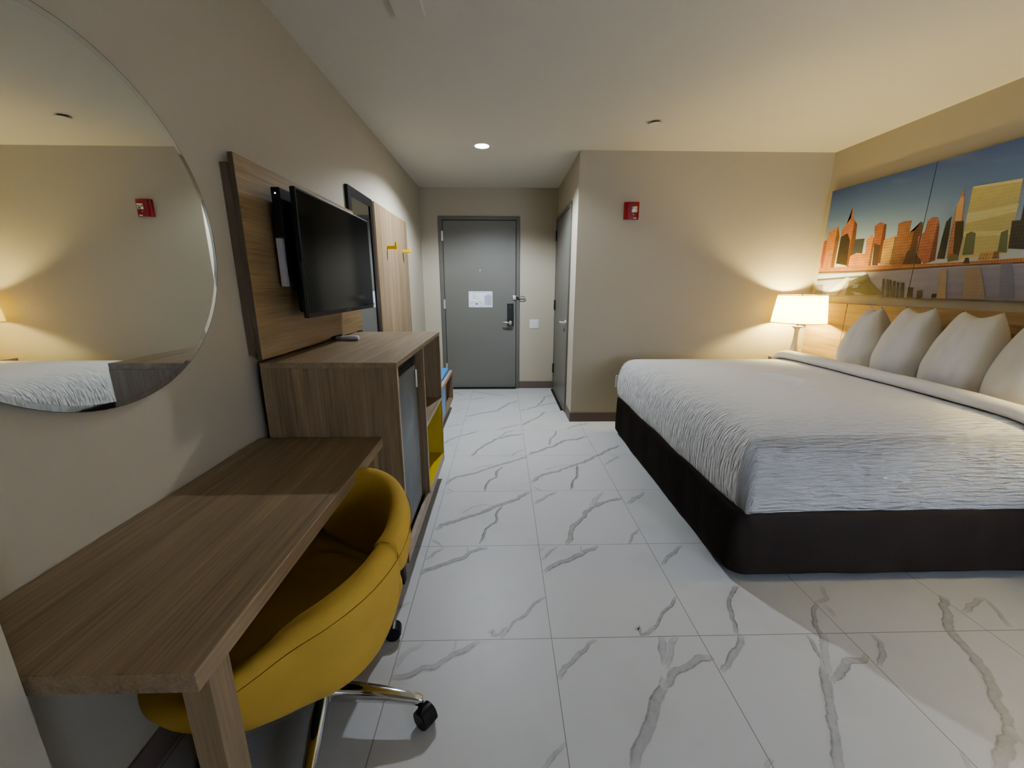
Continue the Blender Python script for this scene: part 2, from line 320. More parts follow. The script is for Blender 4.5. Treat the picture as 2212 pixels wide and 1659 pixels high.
MURAL=[('r1',[(3917,1548),(3943,1790),(3881,1809),(3831,1545)]),('o1',[(3880,1550),(3893,1873),(3786,1908),(3751,1816),(3752,1544)]),('o2',[(3709,1583),(3743,1865),(3698,1919),(3665,1958),(3666,2012),(3667,2050),(3635,1953),(3585,1899),(3565,1686),(3592,1549)]),('k1',[(3737,1585),(3736,1814),(3670,1837),(3629,1775),(3614,1564)]),('s1',[(3590,1650),(3578,1776),(3483,1773),(3479,1639)]),('o3',[(3595,1546),(3597,1640),(3565,1652),(3534,1663),(3445,1647),(3425,1535)]),('o4',[(3435,1535),(3462,1757),(3424,1795),(3388,1765),(3382,1697),(3372,1537)]),('r2',[(3354,1578),(3383,1710),(3409,1861),(3367,1883),(3306,1859),(3290,1714),(3290,1561)]),('k2',[(3363,1552),(3381,1723),(3324,1705),(3310,1549)]),('t1',[(3292,1555),(3301,1740),(3216,1762),(3179,1742),(3173,1545)]),('b1',[(3176,1545),(3195,1753),(3205,1849),(3168,1860),(3106,1857),(3103,1772),(3061,1785),(3032,1840),(3016,1824),(3013,1710),(3025,1530)]),('k3',[(3104,1539),(3088,1635),(3048,1679),(3015,1617),(2969,1625),(2959,1509)]),('r3',[(3015,1617),(3027,1734),(2990,1764),(2984,1836),(2959,1852),(2919,1849),(2895,1785),(2869,1562),(2942,1537)]),('k4',[(2860,1570),(2860,1716),(2856,1812),(2829,1845),(2816,1711),(2808,1567)]),('b2',[(2797,1566),(2810,1731),(2810,1816),(2815,1890),(2806,1950),(2798,2009),(2781,1955),(2763,1881),(2752,1787),(2737,1702),(2728,1559)]),('w1',[(2803,1810),(2812,1910),(2802,1955),(2783,1956),(2772,1903),(2761,1804)]),('k5',[(2763,1598),(2797,1804),(2746,1801),(2727,1701),(2724,1564)]),('y1',[(2717,1558),(2732,1784),(2742,2007),(2483,1995),(2468,1802),(2458,1661),(2459,1580)]),('y2',[(2732,1784),(2735,1846),(2469,1857),(2470,1811)]),('y2',[(2735,1996),(2735,2006),(2483,1995),(2482,1977)]),('y2',[(2727,1701),(2729,1732),(2457,1708),(2455,1684)]),('g1',[(2704,1583),(2711,1717),(2685,1728),(2656,1715),(2638,1584)]),('g1',[(2511,1589),(2520,1704),(2486,1715),(2463,1581)]),('k6',[(2461,1604),(2480,1762),(2438,1760),(2445,1870),(2387,1894),(2269,1579)]),('e1',[(3963,1519),(3947,1553),(3362,1549),(2884,1540),(2693,1541),(2373,1546),(2261,1547),(2254,1516),(2688,1517),(2878,1515),(3352,1505)]),('e2',[(3958,1506),(3954,1519),(3354,1515),(2880,1522),(2689,1523),(2256,1525),(2253,1514),(2687,1514),(2877,1510),(3350,1499)]),('e3',[(2787,1546),(2783,1594),(2736,1594),(2716,1553)]),('t1',[(2608,1546),(2601,1591),(2504,1593),(2493,1549)]),('k7',[(2686,1530),(2680,1566),(2660,1565),(2646,1528)]),('p1',[(3963,1456),(3956,1491),(3414,1501),(3383,1473),(3402,1453)]),('p2',[(3953,1433),(3951,1452),(3423,1474),(3420,1460)]),('p3',[(3807,1301),(3593,1461),(3557,1458),(3670,1304)]),('p4',[(3670,1304),(3565,1435),(3548,1435),(3642,1305)]),('k8',[(3570,1306),(3555,1428),(3386,1487),(3353,1432),(3284,1379),(3199,1314)]),('s2',[(3515,1371),(3505,1399),(3439,1406),(3464,1372)]),('s2',[(3468,1316),(3508,1343),(3370,1318)]),('k9',[(3943,1298),(3952,1393),(3841,1401),(3827,1301)]),('k10',[(3212,1295),(3239,1444),(3221,1443),(3195,1295)]),('k10',[(3180,1295),(3206,1439),(3189,1439),(3163,1296)]),('k10',[(3158,1296),(3182,1435),(3163,1435),(3138,1297)]),('k10',[(3127,1297),(3150,1426),(3125,1425),(3103,1298)]),('k10',[(3093,1298),(3113,1414),(3097,1414),(3077,1298)]),('k10',[(3063,1299),(3082,1411),(3053,1411),(3034,1299)]),('k10',[(3008,1300),(3019,1377),(2978,1377),(2968,1301)]),('k10',[(2940,1302),(2945,1356),(2905,1356),(2900,1303)]),('k10',[(2834,1305),(2834,1334),(2793,1335),(2792,1306)]),('f1',[(2799,1300),(2817,1492),(2774,1493),(2739,1302)]),('f2',[(2637,1305),(2663,1497),(2578,1499),(2506,1309)]),('f3',[(2436,1311),(2477,1519),(2420,1520),(2362,1313)])]

# ------------------------------------------------------------------ room constants (metres)
XL, XR, YB, YF, XC, ZC, YR = -1.032, 3.05, 5.441, 4.005, .705, 2.573, -1.5
# floor with inlaid veins
def floor_bm():
    bm = bmesh.new(); lay = bm.verts.layers.float.new('vein')
    vs = [bm.verts.new(p) for p in ((XL - .1, YR - .1, 0), (XR + .1, YR - .1, 0), (XR + .1, YB + .1, 0), (XL - .1, YB + .1, 0))]
    bm.faces.new(vs)
    vb = [bm.verts.new((v.co.x, v.co.y, -.05)) for v in vs]; bm.faces.new(list(reversed(vb)))
    for i in range(4): bm.faces.new((vs[i], vb[i], vb[(i + 1) % 4], vs[(i + 1) % 4]))
    for k, (w, d, pts) in enumerate(VEINS):
        P = [Vector((x / 1000, y / 1000, 0)) for x, y in pts]
        Q = []
        for i in range(len(P) - 1):
            n = max(2, int((P[i + 1] - P[i]).length / .012))
            for j in range(n):
                t = j / n; Q.append(P[i].lerp(P[i + 1], t))
        Q.append(P[-1]); n = len(Q); rows = []
        hw = w / 1000 * .72 + .0025
        z = .00015 + .000012 * k
        for i, p in enumerate(Q):
            t = (Q[min(i + 1, n - 1)] - Q[max(i - 1, 0)]).normalized(); nn = Vector((-t.y, t.x, 0))
            j1 = noise.noise(Vector((p.x * 18, p.y * 18, k * 3.1))); j2 = noise.noise(Vector((p.x * 45, p.y * 45, k * 1.7 + 9)))
            p = p + nn * (j1 * .009 + j2 * .003)
            e = min(1, i / 4 + .4, (n - 1 - i) / 4 + .4)
            a = hw * (.75 + .55 * noise.noise(Vector((p.x * 14, p.y * 14, k))) + .2 * j2) * (.35 + .65 * e)
            b_ = hw * (.75 + .55 * noise.noise(Vector((p.x * 14, p.y * 14, k + 50))) - .2 * j2) * (.35 + .65 * e)
            rows.append((p + nn * (a + .004), p + nn * a, p + nn * a * .25, p - nn * b_ * .55, p - nn * b_, p - nn * (b_ + .004)))
        dd = d / 10 * 1.12
        wts = (0, dd * .62, dd * .50, dd * .55, dd, 0)
        vr = []
        for i, r in enumerate(rows):
            fade = min(1, .45 + i / 6, .45 + (n - 1 - i) / 6)
            row = []
            for q, wt in zip(r, wts):
                v = bm.verts.new((q.x, q.y, z)); v[lay] = wt * fade; row.append(v)
            vr.append(row)
        for i in range(n - 1):
            for j in range(5): bm.faces.new((vr[i][j], vr[i][j + 1], vr[i + 1][j + 1], vr[i + 1][j]))
    return bm
fb = floor_bm()
bmesh.ops.recalc_face_normals(fb, faces=fb.faces)
for f in fb.faces:
    if abs(f.normal.z) > .9 and f.calc_center_median().z > -.01 and f.normal.z < 0: f.normal_flip()
me = bpy.data.meshes.new('floor'); fb.to_mesh(me); fb.free(); me.materials.append(M['tile'])
floor = bpy.data.objects.new('floor', me); C.objects.link(floor); floor['kind'] = 'structure'

struct('ceiling', B(XL - .1, XR + .1, YR - .1, YB + .1, ZC, ZC + .08), M['ceiling'])
struct('wall_left', B(XL - .1, XL, YR - .1, YB + .1, 0, ZC), M['wall'])
struct('wall_right', B(XR, XR + .1, YR - .1, YF + .1, 0, ZC), M['wall'])
struct('wall_far', B(XC, XR, YF, YF + .1, 0, ZC), M['wall'])
struct('wall_corridor', B(XC, XC + .1, YF + .1, YB + .1, 0, ZC), M['wall'])
struct('wall_back', B(XL, XC, YB, YB + .1, 0, ZC), M['wall'])
struct('wall_near', B(XL, -.79, YR, .543, 0, ZC), M['wall'])
# rear wall with a window opening
WX0, WX1, WZ0, WZ1 = 1.45, 2.75, .80, 1.80
bm = bmesh.new()
box(bm, -.79, WX0, YR - .1, YR, 0, ZC); box(bm, WX1, XR, YR - .1, YR, 0, ZC); box(bm, WX0, WX1, YR - .1, YR, 0, WZ0); box(bm, WX0, WX1, YR - .1, YR, WZ1, ZC)
struct('wall_rear', bm, M['wall'])
bm = bmesh.new()
for a in ((WX0, WX1, WZ0, WZ0 + .05), (WX0, WX1, WZ1 - .05, WZ1), (WX0, WX0 + .05, WZ0 + .05, WZ1 - .05), (WX1 - .05, WX1, WZ0 + .05, WZ1 - .05), (2.08, 2.12, WZ0 + .05, WZ1 - .05)):
    box(bm, a[0], a[1], YR - .07, YR - .02, a[2], a[3])
w1 = struct('window_1', bm, M['white'])
obj('glass_pane', B(WX0 + .05, WX1 - .05, YR - .05, YR - .045, WZ0 + .05, WZ1 - .05), M['glass'], w1)

# baseboards
BH, BT = .098, .010
struct('baseboard_far', B(XC - BT, XR, YF - BT, YF, 0, BH, .002), M['base'])
struct('baseboard_corridor', B(XC - BT, XC, YF, 4.318, 0, BH, .002), M['base'])
struct('baseboard_back', B(.226, XC - .001, YB - BT, YB, 0, BH, .002), M['base'])
struct('baseboard_left', B(XL, XL + BT, .545, YB, 0, BH, .002), M['base'])
struct('baseboard_right', B(XR - BT, XR, YR, YF - BT, 0, BH, .002), M['base'])

# ------------------------------------------------------------------ entry door (door_1)
bm = bmesh.new(); y0, y1 = YB - .020, YB
FX0, FX1, FZ = -.809, .224, 2.236
box(bm, FX0, -.760, y0, y1, 0, FZ, .003); box(bm, .179, FX1, y0, y1, 0, FZ, .003); box(bm, -.760, .179, y0, y1, 2.192, FZ, .003)
d1 = struct('door_1', bm, M['frame'])
obj('gap', B(-.760, .179, YB - .003, YB, .004, 2.192), M['gap'], d1)
obj('leaf', B(-.755, .173, YB - .013, YB - .004, .016, 2.186, .002), M['door'], d1)
obj('threshold', B(-.760, .179, YB - .055, YB - .014, 0, .010, .003), M['darksteel'], d1)
for z in (2.0, 1.15, .30):
    bm = bmesh.new(); lathe(bm, [(.008, z - .06), (.008, z + .06)], -.7585, YB - .024, 12); box(bm, -.775, -.760, YB - .023, YB - .0202, z - .058, z + .058)
    obj('hinge', bm, M['steel'], d1, True)
bm = bmesh.new(); lathe(bm, [(.0, 0), (.008, 0), (.008, .004), (.0, .004)], 0, 0, 16, False, False)
bmesh.ops.rotate(bm, verts=bm.verts, matrix=Matrix.Rotation(PI / 2, 3, 'X')); bmesh.ops.translate(bm, verts=bm.verts, vec=(-.291, YB - .0132, 1.58)); obj('peephole', bm, M['steel'], d1, True)
ls = obj('lock_plate', B(.060, .143, YB - .040, YB - .0132, .865, 1.158, .004), M['softblack'], d1)
obj('lock_light', B(.098, .104, YB - .042, YB - .0402, 1.115, 1.121), M['steel'], ls)
bm = bmesh.new()
lathe(bm, [(0, 0), (.030, 0), (.030, .012), (.022, .02), (.014, .022), (.014, .05), (0, .05)], 0, 0, 24, False, False)
bmesh.ops.rotate(bm, verts=bm.verts, matrix=Matrix.Rotation(PI / 2, 3, 'X')); bmesh.ops.translate(bm, verts=bm.verts, vec=(.105, YB - .0402, .905))
tube(bm, [(.112, YB - .088, .906), (.085, YB - .092, .910), (.045, YB - .092, .914), (.01, YB - .090, .917), (-.012, YB - .086, .917)], [.014, .0135, .0125, .010, .006], 12)
obj('lever', bm, M['nickel'], ls, True)
bm = bmesh.new(); box(bm, .135, .176, YB - .030, YB - .0132, 1.205, 1.262, .005); tube(bm, [(.150, YB - .030, 1.236), (.150, YB - .052, 1.236)], .013, 14)
obj('guard_ball', bm, M['steel'], d1, True)
bm = bmesh.new(); box(bm, .183, .222, YB - .032, YB - .0202, 1.212, 1.258, .004)
loop = [(.205, 1.246), (.25, 1.250), (.285, 1.247), (.298, 1.236), (.285, 1.224), (.25, 1.220), (.205, 1.224)]
tube(bm, [(x, YB - .040, z) for x, z in loop], .0045, 8)
obj('guard_loop', bm, M['darksteel'], d1, True)

# evacuation notice
t = thing('door_notice', 'white printed emergency notice stuck on the grey entry door', 'notice', (-.289, YB - .0135, 1.107))
NX0, NX1, NZ0, NZ1, NY = -.445, -.133, 1.109, 1.315, YB - .0150
obj('sheet', B(NX0, NX1, NY, YB - .0135, NZ0, NZ1), M['paper'], t)
def tm(x, z, y=NY - .0004): return Matrix.Translation((x, y, z)) @ Matrix.Rotation(PI / 2, 4, 'X')
obj('heading', text_bm('EMERGENCY EXIT INSTRUCTIONS', .0142, tm(-.288, NZ1 - .0155)), M['ink'], t)
for x in (NX0 + .014, NX1 - .016):
    bm = bmesh.new(); vs = [bm.verts.new(p) for p in ((x - .008, NY - .0004, NZ1 - .021), (x + .008, NY - .0004, NZ1 - .021), (x, NY - .0004, NZ1 - .009))]; bm.faces.new(vs)
    obj('symbol', bm, M['ink'], t)
def lines(bm, x0, x1, z0, z1, n, fill=.5, ragged=.3):
    for i in range(n):
        z = z1 - (z1 - z0) * (i + .5) / n; h = (z1 - z0) / n * fill / 2; x = x0
        while x < x1 - .004:
            w = random.uniform(.004, .016)
            box(bm, x, min(x1, x + w), NY - .0004, NY - .0002, z - h, z + h); x += w + .0022
            if random.random() < ragged * .12: break
W = NX1 - NX0; H = NZ1 - NZ0
X = lambda f: NX0 + W * f
Zf = lambda f: NZ1 - H * f
def block(*a, mat='inkgrey'): bm = bmesh.new(); lines(bm, *a); obj('text_block', bm, M[mat], t)
block(X(.18), X(.48), Zf(.52), Zf(.19), 7, .4, 1); block(X(.05), X(.37), Zf(.96), Zf(.62), 9, .45, 1); block(X(.40), X(.63), Zf(.96), Zf(.60), 9, .45, 1); block(X(.72), X(.93), Zf(.97), Zf(.88), 2, .5, 0)
block(X(.665), X(.97), Zf(.86), Zf(.27), 17, .62, 0, mat='inkmid'); block(X(.75), X(.93), Zf(.26), Zf(.19), 2, .6, 0, mat='inkmid')
obj('picture', B(X(.28), X(.38), NY - .0004, NY - .0002, Zf(.84), Zf(.74)), M['inkmid'], t)

# ------------------------------------------------------------------ bathroom door (door_2) in the corridor wall
bm = bmesh.new(); x0, x1 = XC - .018, XC
box(bm, x0, x1, 4.322, 4.385, 0, 2.213, .003); box(bm, x0, x1, 5.365, 5.43, 0, 2.213, .003); box(bm, x0, x1, 4.385, 5.365, 2.168, 2.213, .003)
d2 = struct('door_2', bm, M['frame'])
obj('gap', B(XC - .003, XC, 4.385, 5.365, .004, 2.168), M['gap'], d2)
obj('leaf', B(XC - .013, XC - .004, 4.391, 5.360, .014, 2.162, .002), M['door'], d2)
obj('threshold', B(XC - .05, XC - .014, 4.385, 5.365, 0, .008, .003), M['darksteel'], d2)
for z in (2.0, 1.145, .30):
    bm = bmesh.new(); lathe(bm, [(.009, z - .062), (.009, z + .062)], XC - .025, 5.362, 12); box(bm, XC - .0235, XC - .0182, 5.364, 5.385, z - .06, z + .06)
    obj('hinge', bm, M['darksteel'], d2, True)
bm = bmesh.new(); lathe(bm, [(0, 0), (.028, 0), (.028, .01), (.011, .014), (.011, .05), (0, .05)], 0, 0, 24, False, False)
bmesh.ops.rotate(bm, verts=bm.verts, matrix=Matrix.Rotation(-PI / 2, 3, 'Y')); bmesh.ops.translate(bm, verts=bm.verts, vec=(XC - .0132, 4.452, .992))
tube(bm, [(XC - .058, 4.445, .992), (XC - .060, 4.50, .992), (XC - .058, 4.575, .990)], [.011, .010, .009], 12)
obj('lever', bm, M['steel'], d2, True)

# ------------------------------------------------------------------ small wall fittings
t = thing('light_switch', 'white double rocker switch beside the entry door', 'light switch', (.423, YB, .83))
obj('plate', B(.361, .485, YB - .007, YB, .83, .948, .003), M['white'], t)
for x in (.397, .449):
    obj('rocker_gap', B(x - .019, x + .019, YB - .0078, YB - .0071, .853, .925), M['inkgrey'], t)
    obj('rocker', B(x - .0165, x + .0165, YB - .011, YB - .0079, .856, .922, .002), M['white'], t)
t = thing('wall_outlet', 'white outlet plate low on the beige wall behind the bed foot', 'outlet', (1.197, YF, .371))
obj('plate', B(1.157, 1.237, YF - .006, YF, .371, .496, .003), M['white'], t)
obj('socket', B(1.180, 1.214, YF - .009, YF - .0062, .395, .472, .002), M['white'], t)
for z in (.412, .452):
    for x in (1.190, 1.203): obj('slot', B(x - .0012, x + .0012, YF - .0094, YF - .0091, z - .005, z + .005), M['gap'], t)

t = thing('fire_alarm_strobe', 'red fire alarm strobe high on the beige wall', 'fire alarm', (1.202, YF, 1.987))
prof = [(1.134, .0), (1.133, .03), (1.137, .045), (1.146, .05), (1.154, .046), (1.158, .040), (1.165, .052), (1.180, .058), (1.235, .058), (1.255, .054), (1.268, .042), (1.272, .02), (1.272, 0)]
bm = bmesh.new(); grid_faces(bm, [[(x, YF - d * .62, z) for x, d in prof] for z in (1.989, 2.137)], True, True, True)
hs = obj('housing', bm, M['red'], t, 30)
bm = bmesh.new(); box(bm, 1.194, 1.250, YF - .050, YF - .034, 2.044, 2.100, .010, 3); obj('strobe_lens', bm, M['lens'], t, True)
obj('marking', B(1.212, 1.218, YF - .0376, YF - .0358, 2.024, 2.034, .001), M['white'], t); obj('marking', B(1.217, 1.247, YF - .0376, YF - .0358, 1.993, 2.002, .001), M['white'], t)

# ------------------------------------------------------------------ ceiling fittings
t = thing('recessed_downlight', 'round white recessed downlight, lit, in the corridor ceiling', 'downlight', (-.175, 3.916, ZC))
bm = bmesh.new(); lathe(bm, [(.062, ZC - .0035), (.086, ZC - .0045), (.090, ZC - .0005), (.062, ZC - .0005)], -.175, 3.916, 48, False, False); grid_faces  # ring
obj('trim_ring', bm, M['white'], t, True)
bm = bmesh.new(); lathe(bm, [(.0615, ZC - .0025), (.0615, ZC - .0005)], -.175, 3.916, 48); obj('lens', bm, M['downlens'], t)
t = thing('sprinkler_cover', 'small round white sprinkler cover on the ceiling above the bed foot', 'sprinkler', (1.146, 3.358, ZC))
bm = bmesh.new(); lathe(bm, [(.030, ZC - .012), (.030, ZC)], 1.146, 3.358, 32); obj('cup', bm, M['gap'], t, True)
bm = bmesh.new(); lathe(bm, [(.047, ZC - .0155), (.047, ZC - .0125)], 1.146, 3.358, 40); obj('disc', bm, M['ceiling'], t, True)
t = thing('ceiling_cover_plate', 'pale square cover plate on the ceiling at the top edge of the view', 'cover plate', (-.41, 2.075, ZC))
obj('plate', B(-.478, -.341, 1.86, 2.157, ZC - .020, ZC, .005), M['ceiling'], t)
for x in (-.455, -.364):
    bm = bmesh.new(); lathe(bm, [(.003, ZC - .0236), (.003, ZC - .0222)], x, 2.118, 12); obj('screw', bm, M['steel'], t)

# ------------------------------------------------------------------ round mirror
def yz_disc(bm, prof, cy, cz, n=96, cap0=True, cap1=True):
    rows = [[(x, cy + r * math.cos(2 * PI * j / n), cz + r * math.sin(2 * PI * j / n)) for j in range(n)] for r, x in prof]
    grid_faces(bm, rows, True, cap0, cap1); return bm
MY, MZ, MR = 1.066, 1.522, .4535
t = thing('round_mirror', 'large frameless round mirror on the left wall above the desk', 'mirror', (XL, MY, MZ - MR))
obj('backing', yz_disc(bmesh.new(), [(MR - .03, XL), (MR - .03, -1.0205)], MY, MZ), M['gap'], t)
obj('glass', yz_disc(bmesh.new(), [(MR - .0150, -1.0200), (MR - .0150, -1.0148)], MY, MZ), M['mirror'], t)
obj('bevel', yz_disc(bmesh.new(), [(MR - .0148, -1.0200), (MR, -1.0200), (MR, -1.0152), (MR - .0148, -1.0148)], MY, MZ, 96, False, False), [M['bevel']], t)
obj('edge', yz_disc(bmesh.new(), [(MR + .0002, -1.0203), (MR + .0012, -1.0203), (MR + .0012, -1.0150), (MR + .0002, -1.0150)], MY, MZ, 96, False, False), M['mirroredge'], t)

# ------------------------------------------------------------------ television wall
t = thing('television_backboard', 'wood-grain backboard on the left wall behind the television', 'wall panel', (XL, 2.26, 1.078))
obj('mounting_board', B(XL, -1.0045, 1.640, 2.86, 1.106, 1.820), M['wooddark'], t, False)
fbp = obj('front_board', B(-1.004, -.985, 1.650, 2.872, 1.082, 1.857, .0015, 1), M['woodpanel'], t)
sub('end_band', B(-1.0038, -.9852, 1.6492, 1.6499, 1.083, 1.856), M['wooddark'], fbp, t)

t = thing('television', 'black flat-screen television mounted on the wood backboard', 'television', (-.87, 2.26, 1.243))
TY0, TY1, TZ0, TZ1, TX = 1.800, 2.712, 1.243, 1.776, -.846
obj('bezel', B(TX - .022, TX, TY0, TY1, TZ0, TZ1, .003), M['black'], t)
obj('screen', B(TX - .0005, TX + .0008, TY0 + .010, TY1 - .010, TZ0 + .020, TZ1 - .010), M['screen'], t)
bm = bmesh.new(); box(bm, -.925, TX - .0225, 1.875, 2.63, 1.262, 1.40, .012); box(bm, -.895, TX - .0225, 1.86, 2.65, 1.40, 1.70, .01)
obj('rear_casing', bm, M['black'], t)
obj('side_trim', B(TX - .010, TX - .004, TY0 - .0012, TY0 - .0002, 1.25, 1.48), M['darksteel'], t)
bm = bmesh.new(); box(bm, TX + .0002, TX + .0012, 2.23, 2.30, TZ0 + .006, TZ0 + .014); obj('maker_badge', bm, M['darksteel'], t)
t = thing('television_wall_mount', 'grey and black bracket between television and backboard', 'wall mount', (-.984, 2.2, 1.36))
obj('plate', B(-.9845, -.965, 1.95, 2.45, 1.40, 1.62, .002), M['softblack'], t)
obj('arm', B(-.9648, -.8955, 2.1, 2.3, 1.45, 1.56, .004), M['softblack'], t)
obj('bracket_strip', B(-.962, -.936, 1.826, 1.846, 1.377, 1.577, .002), M['remote'], t)
obj('bracket_bar', B(-.9645, -.9375, 1.8465, 1.9495, 1.42, 1.54, .002), M['softblack'], t)
t = thing('media_box', 'small black media box with a tiny blue light behind the television', 'set-top box', (-.925, 1.9, 1.58))
obj('case', B(-.944, -.908, 1.800, 2.02, 1.580, 1.772, .004), M['black'], t)
bm = bmesh.new(); lathe(bm, [(0, 0), (.0022, 0), (.0022, .001), (0, .001)], 0, 0, 10, False, False)
bmesh.ops.rotate(bm, verts=bm.verts, matrix=Matrix.Rotation(PI / 2, 3, 'X')); bmesh.ops.translate(bm, verts=bm.verts, vec=(-.926, 1.7998, 1.748)); obj('indicator_light', bm, M['led'], t)

# ------------------------------------------------------------------ fridge cabinet
CX0, CX1, CY0, CY1, CZ = -.990, -.437, 1.632, 2.790, 1.075
t = thing('fridge_cabinet', 'wood-grain cabinet with open shelves and a fridge bay, below the television', 'cabinet', (-.71, 2.21, 0))
obj('top', B(CX0, CX1, CY0, CY1, 1.051, CZ, .0012, 1), M['woody'], t)
for n_, (a, b_) in enumerate(((CY0, CY0 + .022), (CY1 - .022, CY1))):
    sp = obj('side_panel', B(CX0, CX1, a, b_, .130, 1.0508), M['woodz'], t)
    sub('edge_band', B(CX1 + .0001, CX1 + .0009, a, b_, .130, 1.0508), M['edge'], sp, t)
dv = obj('divider', B(-.975, CX1, 2.186, 2.208, .1705, 1.0508), M['woodz'], t)
sub('edge_band', B(CX1 + .0001, CX1 + .0009, 2.186, 2.208, .190, 1.0508), M['edge'], dv, t)
sh = obj('shelf', B(-.975, CX1, 2.2085, 2.7675, .592, .613), M['woody'], t)
sub('edge_band', B(CX1 + .0001, CX1 + .0009, 2.2085, 2.7675, .592, .613), M['edge'], sh, t)
obj('back_panel', B(-.988, -.9755, 1.6545, 2.7675, .17, 1.0508), M['wooddark'], t)
obj('bottom', B(-.975, -.4575, 1.6545, 2.7675, .150, .170), M['wooddark'], t)
obj('bottom_rail', B(-.457, CX1, 1.6545, 2.7675, .131, .189), M['edge'], t)
bm = bmesh.new(); e = .004
box(bm, -.975, -.440, 2.2083, 2.2083 + e, .1705, .5915); box(bm, -.975, -.440, 2.7672 - e, 2.7672, .1705, .5915); box(bm, -.974, -.974 + e, 2.2125, 2.763, .1705, .5915); box(bm, -.969, -.440, 2.2125, 2.763, .1895, .1935); box(bm, -.969, -.440, 2.2125, 2.763, .5875, .5915)
obj('yellow_lining', bm, M['yellowlam'], t)['label'] = 'yellow lining of the lower open cubby'
for x, y in ((-.95, 1.665), (-.49, 1.665), (-.95, 2.72), (-.57, 2.72)):
    obj('foot', B(x - .02, x + .02, y - .02, y + .02, 0, .1295, .003), M['softblack'], t)

t = thing('mini_fridge', 'stainless steel mini fridge with black top, standing in the cabinet bay', 'mini fridge', (-.71, 1.88, .17))
FY0, FY1 = 1.668, 2.105
obj('body', B(-.93, -.505, FY0, FY1, .190, 1.030, .004), M['black'], t)
dr = obj('door', B(-.500, -.462, FY0, FY1, .212, .985, .012, 4), M['fridge'], t, True)
obj('gasket', B(-.5045, -.5005, FY0 + .004, FY1 - .004, .205, .99), M['softblack'], t)
bm = bmesh.new(); box(bm, -.500, -.468, FY0, FY1, .992, 1.036, .004)
for i in range(5): box(bm, -.4679, -.463, FY0 + .004, FY1 - .004, .995 + i * .008, .999 + i * .008)
obj('top_trim', bm, M['black'], t)
obj('kick_plate', B(-.498, -.470, FY0 + .004, FY1 - .004, .1905, .2105, .002), M['black'], t)
sub('pull', B(-.4618, -.452, FY1 - .035, FY1 - .018, .86, .955, .004), M['steel'], dr, t)

t = thing('remote_control', 'grey remote control lying on the cabinet top below the television', 'remote control', (-.89, 2.33, CZ))
bm = bmesh.new(); rows = []
prof = [(-.960, .010, .007), (-.950, .016, .011), (-.92, .020, .013), (-.885, .023, .014), (-.855, .024, .015), (-.835, .021, .014), (-.826, .012, .009)]
for x, wy, hz in prof: rows.append([(x, 2.333 + (x + .89) * -.05 + wy * math.cos(2 * PI * k / 16), CZ + .0155 + hz * math.sin(2 * PI * k / 16)) for k in range(16)])
grid_faces(bm, rows, True, True, True); obj('body', bm, M['remote'], t, True)
bm = bmesh.new(); tube(bm, [(-.984, 2.330, CZ + .010), (-.972, 2.335, CZ + .014), (-.955, 2.338, CZ + .020), (-.925, 2.338, CZ + .030)], [.009, .010, .009, .004], 10); obj('dark_end', bm, M['softblack'], t, True)

# ------------------------------------------------------------------ framed mirror, hook board, bench
t = thing('framed_mirror', 'tall black-framed mirror on the left wall behind the television', 'mirror', (XL, 3.135, .5))
bm = bmesh.new(); a0, a1, z0, z1, fw = 2.882, 3.392, .50, 2.028, .056
for q in ((a0, a1, z1 - fw, z1), (a0, a1, z0, z0 + fw), (a0, a0 + fw, z0 + fw, z1 - fw), (a1 - fw, a1, z0 + fw, z1 - fw)): box(bm, XL, -1.011, *q)
obj('frame', bm, M['frameblack'], t)
obj('glass', B(-1.030, -1.018, a0 + fw + .0005, a1 - fw - .0005, z0 + fw + .0005, z1 - fw - .0005), M['mirror'], t)
t = thing('hook_board', 'upright wood-grain coat board with two yellow hooks on the left wall', 'coat rack', (XL, 3.99, .55))
obj('board', B(XL + .0008, -1.011, 3.445, 4.54, .492, 2.030, .0015, 1), wood('wood_coat_board', 2, 1.12, 1.05), t)
for y, z in ((3.745, 1.71), (4.292, 1.722)):
    bm = bmesh.new(); box(bm, -1.0108, -.925, y - .009, y + .009, z - .014, z + .014, .003); box(bm, -.944, -.925, y - .009, y + .009, z + .012, z + .046, .003)
    obj('hook', bm, M['yellowhook'], t)
t = thing('luggage_bench', 'low wood bench with a blue seat pad, blue door and open cubby beside the entry', 'bench', (-.8, 3.95, 0))
bx0, bx1, by0, by1, bz0, bz1 = -1.018, -.573, 3.45, 4.485, .118, .456
for y in (by0, 3.915, by1 - .02):
    sp = obj('side_panel' if y != 3.915 else 'divider', B(bx0, bx1, y, y + .02, bz0 + .02, bz1 - .0385), M['woodz'], t)
    sub('edge_band', B(bx1 + .0001, bx1 + .0009, y, y + .02, bz0 + .02, bz1 - .0385), M['edge'], sp, t)
obj('bottom', B(bx0, bx1, by0, by1, bz0, bz0 + .0195), M['woody'], t)
obj('top_panel', B(bx0, bx1 - .034, by0, by1, bz1 - .038, bz1 - .018), M['woody'], t)
obj('front_rail', B(bx1 - .0335, bx1, by0, by1, bz1 - .038, bz1, .001, 1), M['edge'], t)
obj('back_panel', B(bx0 + .0005, bx0 + .01, by0 + .0205, by1 - .0205, bz0 + .02, bz1 - .0385), M['woodz'], t)
dr = obj('door', B(bx1 - .022, bx1 - .004, by0 + .0225, 3.912, bz0 + .022, bz1 - .042), M['bluelam'], t)
sub('finger_hole', B(bx1 - .0039, bx1 - .0031, by0 + .15, by0 + .23, bz1 - .075, bz1 - .042), M['gap'], dr, t)
bm = B(bx0 + .005, bx1 - .036, by0 + .004, by1 - .004, bz1 - .0178, bz1 + .030, .02, 4); obj('seat_pad', bm, M['blue'], t, True)
